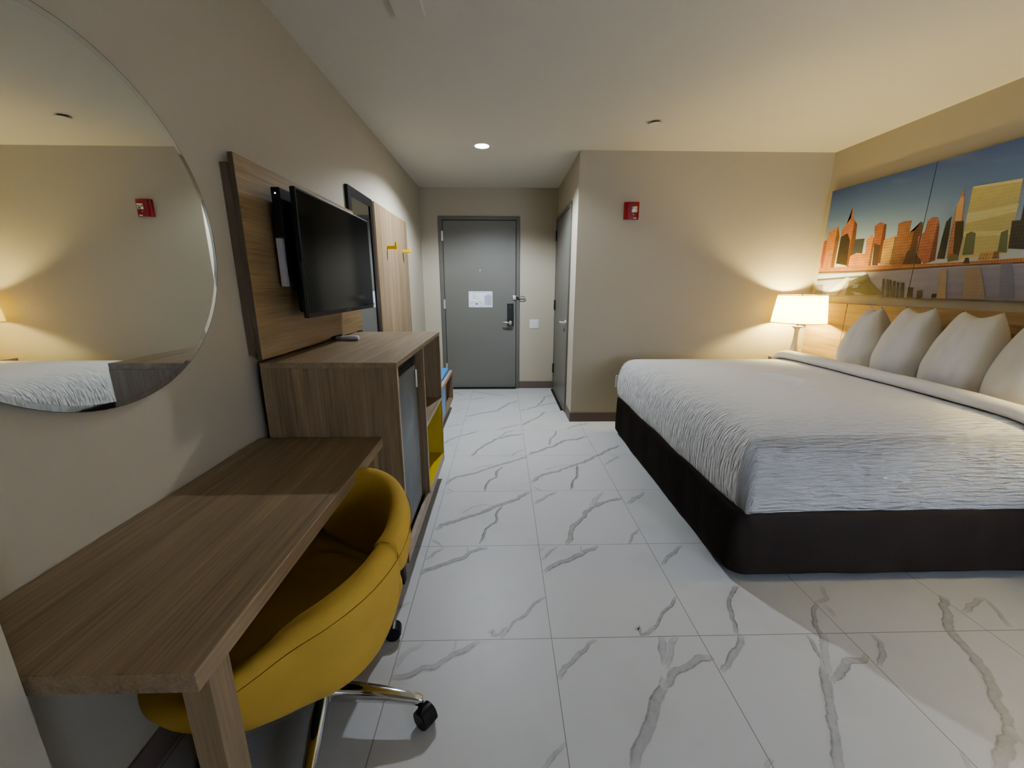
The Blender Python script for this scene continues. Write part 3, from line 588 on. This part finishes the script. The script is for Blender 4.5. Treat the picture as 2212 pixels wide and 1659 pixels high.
for x in (-.98, -.70):
    for y in (3.48, 4.40): obj('foot', B(x - .018, x + .018, y - .018, y + .018, 0, bz0 - .0005, .002), M['softblack'], t)

# ------------------------------------------------------------------ desk
t = thing('desk', 'long narrow wood-grain desk along the left wall below the round mirror', 'desk', (-.77, 1.09, 0))
dx0, dx1, dy0, dy1 = -1.028, -.513, .548, 1.624
obj('desktop', B(dx0, dx1, dy0, dy1, .713, .755, .0015, 1), M['woody'], t)
for x0, x1 in ((-1.020, -.965), (-.570, -.516)):
    for y0, y1 in ((.575, .628), (1.50, 1.553)): obj('leg', B(x0, x1, y0, y1, 0, .7125, .0015, 1), M['woodz'], t)

# ------------------------------------------------------------------ yellow swivel chair (built around its own axis, +X = back)
ch = thing('desk_chair', 'mustard yellow upholstered swivel bucket chair on a chrome star base at the desk', 'chair', (-.590, 1.055, 0))
del ch['world_build']
ch.rotation_euler = (0, 0, math.radians(52))
def interp(tab, x):
    for (a, va), (b_, vb) in zip(tab, tab[1:]):
        if x <= b_:
            t_ = (x - a) / (b_ - a); t_ = t_ * t_ * (3 - 2 * t_) if False else t_
            return va + (vb - va) * t_
    return tab[-1][1]
RIM = [(0, .765), (20, .757), (40, .735), (56, .710), (72, .685), (90, .660), (108, .632), (126, .597), (140, .560), (152, .517), (164, .477), (180, .462)]
def smooth_rim(p):
    return sum(interp(RIM, min(180, abs(p + d))if abs(p + d) <= 180 else 360 - abs(p + d)) for d in (-12, -6, 0, 6, 12)) / 5
def ss(a, b_, x):
    t_ = max(0, min(1, (x - a) / (b_ - a))); return t_ * t_ * (3 - 2 * t_)
def gapz_low(p):     # lower lip of the back opening
    return .462 + .055 * (abs(p) / 60) ** 2
def gapz_high(p):    # lower lip of the back band
    return .455 + .165 * (abs(p) / 64) ** 3
OUT = [(.24, .10), (.25, .15), (.27, .185), (.30, .216), (.35, .240), (.40, .256), (.45, .270), (.50, .283), (.56, .296), (.62, .306), (.70, .312), (.80, .314)]
def rout(z, p):
    r = interp(OUT, z)
    f = ss(118, 178, abs(p))
    return r * (1 + .50 * f * (1 - .15 * ss(.40, .30, z)))
def rrow(p, top, thick):
    """profile of the lower bucket at angle p: outside up, over the lip, down to the seat"""
    pr = [(0.0, .240)]
    nz = 12
    zt = top - thick * .5
    for i in range(nz + 1):
        z = .240 + (zt - .240) * i / nz; pr.append((rout(z, p), z))
    ro = rout(zt, p); rc = ro - thick * .5
    for i in range(1, 8):
        a = PI * i / 8; pr.append((rc + thick * .5 * math.cos(a), zt + thick * .5 * math.sin(a)))
    zs = min(.448, top - .012)
    ri = ro - thick
    for i in range(1, 6):
        t_ = i / 5; z = zt + (zs + .02 - zt) * t_; pr.append((ri - .018 * t_, z))
    pr.append((ri - .045, zs)); pr.append((ri * .55, zs + .012)); pr.append((0, zs + .018))
    return pr
NA = 144
rows = []
for k in range(NA):
    p = -180 + 360 * k / NA
    h = smooth_rim(p); w = ss(58, 67, abs(p))
    top = h * w + gapz_low(p) * (1 - w)
    th = .072 - .012 * (1 - w)
    a = math.radians(p)
    rows.append([Vector((r * math.cos(a), r * math.sin(a), z)) for r, z in rrow(p, top, th)])
bm = bmesh.new()
grid_faces(bm, rows, False, closed_v=True)
bmesh.ops.remove_doubles(bm, verts=bm.verts, dist=.0008)
obj('seat_shell', bm, M['yellow'], ch, 'all')
# back band
rows = []; PB = 68
for k in range(61):
    p = -PB + 2 * PB * k / 60; a = math.radians(p)
    zt, zb = smooth_rim(p) + .001, gapz_high(p)
    rowp = []
    zc, hz, th = (zt + zb) / 2, (zt - zb) / 2, .0365
    for j in range(24):
        b_ = 2 * PI * j / 24
        c_, s_ = math.cos(b_), math.sin(b_)
        z = zc + hz * math.copysign(abs(s_) ** .55, s_); rr = rout(z, p) + .001 - th + th * math.copysign(abs(c_) ** .75, c_)
        rowp.append(Vector((rr * math.cos(a), rr * math.sin(a), z)))
    rows.append(rowp)
bm = bmesh.new(); grid_faces(bm, rows, True, True, True)
bk = obj('backrest', bm, M['yellow'], ch, 'all')
for sgn in (-1, 1):
    p = sgn * (PB - .4); a = math.radians(p); zt = smooth_rim(p) + .0015; pts = []
    for j in range(15):
        b_ = PI * (-.12 + 1.24 * j / 14)
        z = zt - .034 + .034 * math.sin(b_); rr = rout(z, p) - .0365 + .0385 * math.cos(b_)
        pts.append(Vector((rr * math.cos(a), rr * math.sin(a), z)))
    o = obj('seam', tube(bmesh.new(), pts, .0014, 6), M['yellowseam'], None); o.parent = bk
# long seam below the rim, outside
pts = []
for k in range(0, 61):
    p = -150 + 300 * k / 60
    z = smooth_rim(p) - .045; a = math.radians(p); r = rout(z, p) + .0008; pts.append(Vector((r * math.cos(a), r * math.sin(a), z)))
obj('welt_seam', tube(bmesh.new(), pts, .0011, 6), M['yellowseam'], ch, True)
bm = bmesh.new(); lathe(bm, [(.12, .225), (.12, .2395)], 0, 0, 32); obj('seat_plate', bm, M['softblack'], ch, True)
bm = bmesh.new(); lathe(bm, [(.030, .105), (.028, .16), (.022, .165), (.022, .2245)], 0, 0, 24); obj('column', bm, M['chrome'], ch, True)
bm = bmesh.new(); lathe(bm, [(.036, .078), (.042, .085), (.042, .112), (.030, .122)], 0, 0, 28); obj('hub', bm, M['chrome'], ch, True)
for k in range(5):
    a = math.radians(-52 - 4 + 72 * k); ca, sa = math.cos(a), math.sin(a)
    def P(u, w, z): return Vector((u * ca - w * sa, u * sa + w * ca, z))
    rows = []
    for u, zc, hw, hh in ((.034, .098, .024, .030), (.12, .098, .022, .028), (.20, .093, .019, .024), (.27, .085, .0165, .020), (.316, .078, .0145, .017), (.328, .075, .010, .011)):
        rows.append([P(u, hw * math.copysign(abs(math.cos(b_)) ** .6, math.cos(b_)), zc + hh * math.copysign(abs(math.sin(b_)) ** .8, math.sin(b_))) for b_ in [2 * PI * j / 16 for j in range(16)]])
    bm = bmesh.new(); grid_faces(bm, rows, True, True, True)
    bmx = bmesh.new(); lathe(bmx, [(.009, .052), (.009, .068)], P(.316, 0, 0).x, P(.316, 0, 0).y, 14); merge(bm, bmx)
    lg = obj('leg', bm, M['chrome'], ch, True)
    # caster: twin wheels with hood, trailing
    bm = bmesh.new()
    ta = math.radians(-52 - 38 + 47 * k); tx, ty = math.cos(ta), math.sin(ta)
    cpos = P(.316, 0, 0) + Vector((tx * .026, ty * .026, 0))
    for s in (-1, 1):
        prof = [(0, .003), (.024, .003), (.0295, .006), (.0295, .023), (.027, .0262), (0, .0262)]
        rws = []
        for j in range(28):
            b_ = 2 * PI * j / 28
            rws.append([cpos + Vector((tx * r * math.cos(b_) - ty * s * d, ty * r * math.cos(b_) + tx * s * d, 0.0297 + r * math.sin(b_))) for r, d in prof])
        grid_faces(bm, rws, False, closed_v=True)
    bmesh.ops.remove_doubles(bm, verts=bm.verts, dist=.0003)
    cs = obj('caster', bm, M['black'], None, 35); cs.parent = lg
    bm = bmesh.new(); rws = []
    for j in range(13):
        b_ = PI * (-.05 + 1.1 * j / 12)
        rws.append([cpos + Vector((tx * r * math.cos(b_) - ty * d, ty * r * math.cos(b_) + tx * d, 0.0297 + r * math.sin(b_))) for r, d in ((.032, -.0235), (.0335, 0), (.032, .0235), (.0302, .0235), (.0302, -.0235))])
    grid_faces(bm, rws, True, True, True); o = obj('caster_hood', bm, M['black'], None, 35); o.parent = lg

# ------------------------------------------------------------------ bed
BX0, BX1, BY0, BY1 = 1.085, 3.005, 1.635, 3.690
def ring(inset, z, rad, n_side=44, n_c=8, x0=BX0, x1=BX1, y0=BY0, y1=BY1):
    """rounded rectangle (counter-clockwise from the near head end) -> list of (point, normal)"""
    x0 += inset; y0 += inset; y1 -= inset
    r = max(.004, rad - inset * .6)
    P_ = []
    def side(a, b_, nrm, n):
        for i in range(n): P_.append((a.lerp(b_, i / n), nrm))
    side(Vector((x1, y0)), Vector((x0 + r, y0)), Vector((0, -1)), n_side)
    for i in range(n_c):
        a = PI * 1.5 - PI / 2 * i / n_c; P_.append((Vector((x0 + r + r * math.cos(a), y0 + r + r * math.sin(a))), Vector((math.cos(a), math.sin(a)))))
    side(Vector((x0, y0 + r)), Vector((x0, y1 - r)), Vector((-1, 0)), n_side)
    for i in range(n_c):
        a = PI - PI / 2 * i / n_c; P_.append((Vector((x0 + r + r * math.cos(a), y1 - r + r * math.sin(a))), Vector((math.cos(a), math.sin(a)))))
    side(Vector((x0 + r, y1)), Vector((x1, y1)), Vector((0, 1)), n_side)
    P_.append((Vector((x1, y1)), Vector((0, 1))))
    return [(Vector((p.x, p.y, z)), nn) for p, nn in P_]

bed = thing('bed', 'king bed with dark brown fabric base skirt against the right wall', 'bed', (2.04, 2.66, 0))
rows = []
for inset, z in ((.05, .045), (.018, .040), (.010, .055), (.006, .12), (.004, .22), (.006, .31), (.010, .352), (.022, .368), (.05, .372)):
    rw = []
    for p, nn in ring(inset - .02, z, .075):
        q = p.copy(); f = math.sin(PI * min(1, max(0, (z - .03) / .34)))
        w_ = noise.noise(Vector((p.x * 5, p.y * 5, z * 2.2))) * .011 + noise.noise(Vector((p.x * 17, p.y * 17, z * 4 + 7))) * .004
        q.x += nn.x * w_ * (0.4 + f); q.y += nn.y * w_ * (0.4 + f); q.z += noise.noise(Vector((p.x * 3, p.y * 3, 3))) * .006 if z < .1 or z > .34 else 0
        rw.append(q)
    rows.append(rw)
bm = bmesh.new(); grid_faces(bm, rows, False, False, False)
obj('base_skirt', bm, M['skirt'], bed, 'all')
obj('box_spring', B(BX0 + .03, BX1, BY0 + .03, BY1 - .03, .06, .355), M['softblack'], bed)
obj('mattress', B(BX0 + .035, BX1 - .003, BY0 + .035, BY1 - .035, .3555, .690, .05, 4), M['sheet'], bed, True)
for x in (BX0 + .10, 2.9):
    for y in (BY0 + .10, BY1 - .10): obj('foot', B(x - .025, x + .025, y - .025, y + .025, 0, .0595), M['softblack'], bed)

# coverlet
FOLDX = 2.50
prof = [(.045, .352), (.022, .350), (.010, .360), (.000, .390), (-.008, .440), (-.010, .50), (-.006, .555), (.003, .610), (.016, .652), (.038, .690), (.070, .717), (.110, .735), (.17, .747), (.26, .755), (.40, .761), (.55, .765), (.75, .768), (.95, .769)]
bm = bmesh.new(); uvl = bm.loops.layers.uv.new('UVMap'); rip = bm.verts.layers.float.new('ripple')
ref = 10
s_acc = [0] * len(prof)
for i in range(ref - 1, -1, -1): s_acc[i] = s_acc[i + 1] + math.dist(prof[i], prof[i + 1])
vrows, uvs = [], {}
for i, (ins, z) in enumerate(prof):
    vr = []
    rg = ring(ins, z, .050, x1=FOLDX + .05)
    for p, nn in rg:
        q = p.copy()
        f = max(0, 1 - max(0, ins) / .10) if i > 2 else .6
        low = max(0, (.62 - z) / .27)
        w_ = noise.noise(Vector((p.x * 4, p.y * 4, z * 3))) * .008 + noise.noise(Vector((p.x * 11, p.y * 11, z * 2 + 5))) * .005 * low
        q.x += nn.x * w_ * f; q.y += nn.y * w_ * f
        if i > 8: q.z += noise.noise(Vector((p.x * 2.2, p.y * 5, 1))) * .004
        if i <= 3: q.z += noise.noise(Vector((p.x * 6, p.y * 6, 11))) * .007
        # tucked corner pleat on the near foot corner
        d = math.hypot(p.x - (BX0 + .05), p.y - BY0)
        if nn.y < -.7 and i <= ref: q.y -= .010 * math.exp(-max(0, (p.x - BX0 - .045)) / .10) * (.4 + low)
        if nn.x < -.7 and i <= ref: q.x += .010 * math.exp(-abs(p.y - BY0 - .05) / .10) * (.3 + low)
        v = bm.verts.new(q); v[rip] = .14 + .86 * max(0, 1 - max(0, ins) / .34)
        ext = s_acc[i] if i < ref else 0
        uvs[v] = (p.x + nn.x * ext, p.y + nn.y * ext)
        vr.append(v)
    vrows.append(vr)
for i in range(len(vrows) - 1):
    for j in range(len(vrows[0]) - 1):
        f = bm.faces.new((vrows[i][j], vrows[i][j + 1], vrows[i + 1][j + 1], vrows[i + 1][j]))
        for l in f.loops: l[uvl].uv = uvs[l.vert]
# close the middle of the top
top = vrows[-1]
for j in range(len(top) // 2):
    a, b_, c_, d_ = top[j], top[j + 1], top[-2 - j], top[-1 - j]
    if len({a, b_, c_, d_}) < 3: continue
    try:
        f = bm.faces.new([v for k_, v in enumerate((a, b_, c_, d_)) if v not in (a, b_, c_, d_)[:k_]])
        for l in f.loops: l[uvl].uv = uvs[l.vert]
    except ValueError: pass
cov = thing('coverlet', 'white rippled coverlet spread over the bed', 'bedspread', (1.8, 2.66, .35), None)
obj('spread', bm, M['coverlet'], cov, 'all')
# folded-over top edge
rows = []
NY_ = 60
for k in range(NY_ + 1):
    t_ = k / NY_; y = BY0 + .008 + (BY1 - BY0 - .016) * t_
    e = min(1, t_ / .05, (1 - t_) / .05); droop = (1 - e)
    # height of the spread under the roll
    dy = min(y - BY0, BY1 - y)
    zt = .30 + 0
    for (i0, z0), (i1, z1) in zip(prof[3:], prof[4:]):
        if i0 <= dy <= i1: zt = z0 + (z1 - z0) * (dy - i0) / max(1e-6, i1 - i0); break
    else: zt = .769
    cx = FOLDX - .012 + .075 * (abs(y - 2.45) / 1.2) ** 2 + .006 * noise.noise(Vector((0, y * 4, 2)))
    hz = .036 + .004 * noise.noise(Vector((3, y * 5, 2))); wx = .062
    rw = []
    for j in range(14):
        b_ = 2 * PI * j / 14
        rw.append(Vector((cx + wx * math.copysign(abs(math.cos(b_)) ** .8, math.cos(b_)), y, zt + .004 + hz * (1 + math.sin(b_)) * (.6 + .4 * e))))
    rows.append(rw)
bm = bmesh.new(); grid_faces(bm, rows, True, True, True)
obj('sheet_fold', bm, M['sheet'], cov, 'all')
obj('sheet_overlap', B(FOLDX + .06, FOLDX + .14, BY0 + .10, BY1 - .10, .692, .742, .015, 3), M['sheet'], cov, True)

# headboard
hb = thing('headboard', 'light wood wall-mounted headboard of wide panels behind the bed', 'headboard', (XR, 2.66, .30))
for a, b_ in ((1.37, 1.806), (1.810, 3.508), (3.512, 3.955)):
    obj('panel', B(3.010, XR - .0008, a, b_, .102, 1.236, .0015, 1), M['woodhead'], hb)

# pillows
def pillow(name, label, cy, cx, w, h, th, yaw, lean, seed, taper=.36):
    o = bpy.data.objects.new(name, None)
    bm = bmesh.new(); N_ = 26
    front, back = [], []
    for sgn, store in ((1, front), (-1, back)):
        for i in range(N_ + 1):
            r = []
            for j in range(N_ + 1):
                u, v = -1 + 2 * j / N_, -1 + 2 * i / N_
                px = w / 2 * u * (1 - taper * max(0, (v + .35) / 1.35) ** 1.6 - .10 * max(0, (-v - .3) / .7) ** 2) * (1 + .04 * (1 - v * v) * u * u) + .012 * (v - v * v) 
                pz = h / 2 * v * (1 - (.15 if v > 0 else .05) * (1 - abs(u) ** 1.5))
                prof_ = ((1 - abs(u) ** 2.6) * (1 - abs(v) ** 2.8)) 
                d = th / 2 * max(0, prof_) ** .52 * (1 - .14 * v)
                wr = noise.noise(Vector((u * 2.1 + seed, v * 2.1, sgn * 3))) * .014 + noise.noise(Vector((u * 5 + seed, v * 3.5, sgn * 5 + 2))) * .006
                d += wr * max(0, prof_) ** .4
                r.append(Vector((px, -sgn * d, pz)))
            store.append(r)
    grid_faces(bm, front, False); grid_faces(bm, back, False)
    bmesh.ops.remove_doubles(bm, verts=bm.verts, dist=.0006)
    m4 = Matrix.Translation((cx, cy, .722 + h / 2 * math.cos(lean))) @ Matrix.Rotation(-PI / 2 + yaw, 4, 'Z') @ Matrix.Rotation(-lean, 4, 'X')
    bmesh.ops.transform(bm, matrix=m4, verts=bm.verts)
    bpy.data.objects.remove(o)
    q = obj(name, bm, M['linen'], None, 'all'); tag(q, label, 'pillow', 'pillows standing along the headboard'); return q
pillow('pillow', 'plump white pillow nearest the lamp, its top in one tall peak', 3.02, 2.80, .33, .52, .25, math.radians(14), math.radians(7), 1.3, .80)
pillow('pillow', 'white pillow second from the lamp, with two pointed top corners', 2.685, 2.785, .35, .53, .25, math.radians(8), math.radians(7), 4.1, .52)
pillow('pillow', 'white pillow third from the lamp, leaning to the right', 2.315, 2.775, .37, .525, .25, math.radians(8), math.radians(7), 8.7, .50)
pillow('pillow', 'white pillow farthest from the lamp, cut by the right edge of the view', 1.955, 2.775, .385, .525, .25, math.radians(6), math.radians(7), 12.4, .48)

# nightstand and lamp
t = ns_root = thing('nightstand', 'small wood nightstand between the bed and the beige wall under the lamp', 'nightstand', (2.83, 3.845, 0))
obj('top', B(2.70, 3.008, 3.716, 3.985, .672, .695, .001, 1), M['woody'], t)
for y0, y1 in ((3.716, 3.734), (3.967, 3.985)): obj('side_panel', B(2.705, 3.005, y0, y1, .05, .6715), M['woodz'], t)
obj('shelf', B(2.71, 3.0, 3.7345, 3.9665, .38, .40), M['woody'], t)
obj('bottom', B(2.71, 3.0, 3.7345, 3.9665, .06, .08), M['woody'], t)
dr = obj('drawer', B(2.69, 2.705, 3.7355, 3.9655, .53, .668), M['woody'], t)
sub('knob', B(2.677, 2.6898, 3.84, 3.86, .59, .61, .003), M['steel'], dr, t)
for x in (2.73, 2.98):
    for y in (3.726, 3.976): obj('foot', B(x - .015, x + .015, y - .008, y + .008, 0, .0495), M['softblack'], t)
LX, LY = 2.785, 3.762
t = lamp_root = thing('table_lamp', 'lit table lamp with cream tapered drum shade and slim nickel stem beside the bed', 'lamp', (LX, LY, .695))
bm = bmesh.new(); lathe(bm, [(.080, .6955), (.083, .702), (.078, .715), (.060, .735), (.042, .762), (.030, .80), (.023, .85), (.019, .91), (.0175, .96), (.019, .985), (.028, 1.002), (.047, 1.012), (.052, 1.018), (.040, 1.021), (.014, 1.023)], LX, LY, 40); obj('base', bm, M['lampmetal'], t, True)
bm = bmesh.new(); lathe(bm, [(.008, 1.0235), (.008, 1.07), (.016, 1.075), (.018, 1.115), (.012, 1.12)], LX, LY, 16); obj('socket', bm, M['nickel'], t, True)
bm = bmesh.new(); lathe(bm, [(.010, 1.121), (.024, 1.15), (.030, 1.175), (.024, 1.20), (.004, 1.213)], LX, LY, 20); obj('bulb', bm, M['bulb'], t, True)
bm = bmesh.new(); lathe(bm, [(.2215, 1.052), (.193, 1.305)], LX, LY, 64, False, False)
shd = obj('shade', bm, M['shade'], t, True)
for r, z in ((.2222, 1.053), (.1937, 1.304)):
    bm = bmesh.new(); lathe(bm, [(r - .0012, z - .003), (r + .0010, z - .003), (r + .0010, z + .003), (r - .0012, z + .003), (r - .0012, z - .003)], LX, LY, 64, False, False); sub('trim_ring', bm, M['edge'], shd, t)
bm = bmesh.new()
for k in range(3):
    a = 2 * PI * k / 3 + .5; tube(bm, [(LX, LY, 1.295), (LX + .192 * math.cos(a), LY + .192 * math.sin(a), 1.298)], .0016, 6)
tube(bm, [(LX, LY, 1.29), (LX, LY, 1.316)], .006, 10)
for s in (-1, 1): tube(bm, [(LX + s * .016, LY, 1.12), (LX + s * .05, LY, 1.18), (LX + s * .04, LY, 1.26), (LX, LY, 1.292)], .0015, 6)
obj('harp', bm, M['nickel'], t, True)

# the matching pair on the other side of the bed
def dup(root, dy, label):
    r = root.copy(); C.objects.link(r); r.location.y += dy; r['label'] = label
    for chd in list(root.children):
        c_ = chd.copy(); C.objects.link(c_); c_.parent = r
        for g in chd.children:
            d_ = g.copy(); C.objects.link(d_); d_.parent = c_
    return r
NS2 = dup(ns_root, -2.375, 'small wood nightstand on the near side of the bed')
LP2 = dup(lamp_root, -2.265, 'lit table lamp with cream shade on the near side of the bed')

for c_ in LP2.children:
    if c_.name.startswith('bulb'):
        c_.data = c_.data.copy(); c_.data.materials.clear(); c_.data.materials.append(M['bulbdim'])

# ------------------------------------------------------------------ city skyline canvas panels
def lin(r, g, b_):
    c = s2l((r * .96, min(255, g * 1.02), b_ * (.86 if r > b_ * 1.25 else 1))); m_ = sum(c) / 3
    return tuple(min(.95, 1.12 * (v * .70 + m_ * .30)) for v in c)
PAL = dict(r1=lin(185, 70, 30), o1=lin(205, 118, 48), o2=lin(190, 100, 50), k1=lin(62, 46, 32), s1=lin(66, 70, 74), o3=lin(226, 128, 42), o4=lin(215, 122, 50), r2=lin(170, 84, 46), k2=lin(86, 50, 34), t1=lin(205, 142, 72), b1=lin(160, 92, 52), k3=lin(92, 60, 44), r3=lin(178, 92, 58), k4=lin(66, 62, 48), b2=lin(190, 110, 62), w1=lin(214, 150, 100), k5=lin(80, 58, 40), y1=lin(205, 178, 112), y2=lin(222, 200, 145), g1=lin(112, 112, 78), k6=lin(74, 66, 60), e1=lin(196, 112, 46), e2=lin(110, 66, 42), e3=lin(120, 100, 60), k7=lin(70, 56, 44), p1=lin(176, 186, 206), p2=lin(70, 70, 78), p3=lin(178, 170, 172), p4=lin(150, 112, 84), k8=lin(70, 62, 54), k9=lin(92, 90, 92), k10=lin(40, 36, 34), s2=lin(126, 140, 160), f1=lin(176, 138, 122), f2=lin(164, 130, 120), f3=lin(122, 118, 146))
STRIPED = {'r1', 'o1', 'o2', 'o3', 'o4', 'r2', 't1', 'b1', 'r3', 'b2', 'e1', 'k1', 'k3', 'k4', 'k6', 'k8'}
def clip(poly, axis, lim, keep_less):
    out = []
    for i in range(len(poly)):
        a, b_ = poly[i], poly[(i + 1) % len(poly)]
        ia = (a[axis] <= lim) == keep_less or a[axis] == lim; ib = (b_[axis] <= lim) == keep_less or b_[axis] == lim
        if ia: out.append(a)
        if ia != ib:
            t_ = (lim - a[axis]) / (b_[axis] - a[axis]); out.append((a[0] + (b_[0] - a[0]) * t_, a[1] + (b_[1] - a[1]) * t_))
    return out
PX = 3.0245
def canvas(y0, y1, label):
    z0, z1 = 1.301, 2.228
    bm = bmesh.new(); cl = bm.loops.layers.float_color.new('Col')
    def paint(f, fn, stripe=0):
        for l in f.loops: l[cl] = (*fn(l.vert.co), stripe)
    box(bm, PX + .0005, XR, y0, y1, z0, z1)
    for f in bm.faces: paint(f, lambda co: lin(70, 84, 104))
    SKY = [(1.30, lin(140, 124, 142)), (1.42, lin(142, 132, 156)), (1.515, lin(150, 138, 158)), (1.52, lin(206, 200, 196)), (1.68, lin(172, 180, 200)), (1.85, lin(118, 146, 188)), (2.0, lin(84, 118, 172)), (2.228, lin(48, 82, 148))]
    def sky(co):
        z = co.z
        for (a, ca), (b_, cb) in zip(SKY, SKY[1:]):
            if z <= b_ + 1e-6:
                t_ = max(0, (z - a) / (b_ - a)); c = [ca[i] + (cb[i] - ca[i]) * t_ for i in range(3)]; break
        else: c = SKY[-1][1]
        n_ = noise.noise(Vector((co.y * 1.2, (z - .25 * co.y) * 7, 4.4))) + .5 * noise.noise(Vector((co.y * 3, (z - .2 * co.y) * 16, 1.4)))
        if z > 1.6: c = [v + max(0, n_) * .20 * (1 - v) for v in c]
        if z < 1.515: c = [v * (1 + .16 * noise.noise(Vector((co.y * 5, z * 60, 2)))) for v in c]
        return c
    ys = [y0 + (y1 - y0) * i / 24 for i in range(25)]; zs = [z0 + (z1 - z0) * i / 60 for i in range(61)]
    g = [[bm.verts.new((PX, y, z)) for y in ys] for z in zs]
    for i in range(60):
        for j in range(24): paint(bm.faces.new((g[i][j], g[i][j + 1], g[i + 1][j + 1], g[i + 1][j])), sky)
    for k, (c, pts) in enumerate(MURAL):
        poly = [(a / 1000, b_ / 1000) for a, b_ in pts]
        for ax, lim, kl in ((0, y0 + .001, False), (0, y1 - .001, True), (1, z0 + .001, False), (1, z1 - .001, True)):
            poly = clip(poly, ax, lim, kl)
            if len(poly) < 3: break
        if len(poly) < 3: continue
        vs = [bm.verts.new((PX - .0001 - k * .00005, a, b_)) for a, b_ in poly]
        f = bm.faces.new(vs); paint(f, lambda co: PAL[c], 1.0 if c in STRIPED else .25)
        bmesh.ops.triangulate(bm, faces=[f])
        if c in ('r1', 'o1', 'o2', 'o4', 'r2', 't1', 'b1', 'r3', 'b2'):      # shaded right-hand face of the tower
            lo, hi = min(p_[0] for p_ in poly), max(p_[0] for p_ in poly)
            if hi - lo > .03:
                q = clip(poly, 0, lo + (hi - lo) * .30, True)
                if len(q) > 2:
                    f = bm.faces.new([bm.verts.new((PX - .000125 - k * .00005, a, b_)) for a, b_ in q])
                    paint(f, lambda co: tuple(v * .42 for v in PAL[c]), 1.0); bmesh.ops.triangulate(bm, faces=[f])
    # keep every face toward the room
    me = bpy.data.meshes.new('wall_canvas'); bm.to_mesh(me); bm.free(); me.materials.append(M['mural'])
    o = bpy.data.objects.new('wall_canvas', me); C.objects.link(o); tag(o, label, 'wall art', 'skyline canvas panels above the headboard'); return o
canvas(3.013, 3.926, 'city skyline canvas panel nearest the corner, with pier pilings and slim spired tower')
canvas(2.100, 3.009, 'city skyline canvas panel farther from the corner, with large tan slab tower and needle-topped tower')

# ------------------------------------------------------------------ lights, world, camera
def light(name, kind, loc, energy, col, **k):
    d = bpy.data.lights.new(name, kind); d.energy = energy; d.color = col
    for a, v in k.items(): setattr(d, a, v)
    o = bpy.data.objects.new(name, d); C.objects.link(o); o.location = loc; return o
light('downlight_beam', 'SPOT', (-.175, 3.916, ZC - .012), E_DOWN, (.80, .89, 1), spot_size=math.radians(148), spot_blend=.4, shadow_soft_size=.03)
w = light('window_daylight', 'AREA', ((WX0 + WX1) / 2, YR - .30, (WZ0 + WZ1) / 2 + .1), E_WIN, (.64, .76, 1), shape='RECTANGLE', size=1.3, size_y=1.0)
w.rotation_euler = (math.radians(90), 0, 0)
wd = bpy.data.worlds.new('World'); bpy.context.scene.world = wd; wd.use_nodes = True
wd.node_tree.nodes['Background'].inputs['Color'].default_value = (.55, .68, .9, 1); wd.node_tree.nodes['Background'].inputs['Strength'].default_value = .4

cam = bpy.data.cameras.new('camera'); co = bpy.data.objects.new('camera', cam); C.objects.link(co)
cam.sensor_width = 36; cam.sensor_fit = 'HORIZONTAL'; cam.lens = 869.27 / 2212 * 36; cam.clip_start = .02
yaw, pit, rol = math.radians(1.336), math.radians(13.6515), math.radians(.101)
f0 = Vector((math.sin(yaw), math.cos(yaw), 0)); r0 = Vector((math.cos(yaw), -math.sin(yaw), 0)); u0 = Vector((0, 0, 1))
f2 = f0 * math.cos(pit) - u0 * math.sin(pit); u2 = u0 * math.cos(pit) + f0 * math.sin(pit)
r3 = r0 * math.cos(rol) + u2 * math.sin(rol); u3 = u2 * math.cos(rol) - r0 * math.sin(rol)
mw = Matrix((r3, u3, -f2)).transposed().to_4x4(); mw.translation = (0, 0, 1.38); co.matrix_world = mw
sc = bpy.context.scene; sc.camera = co
sc.view_settings.view_transform = 'AgX'; sc.view_settings.look = LOOK; sc.view_settings.exposure = EXPO; sc.view_settings.gamma = 1
sc.cycles.max_bounces = 8; sc.cycles.diffuse_bounces = 5; sc.cycles.use_denoising = True
sc.cycles.sample_clamp_indirect = 4; sc.cycles.caustics_reflective = False
for o in bpy.data.objects:
    if 'world_build' in o: del o['world_build']
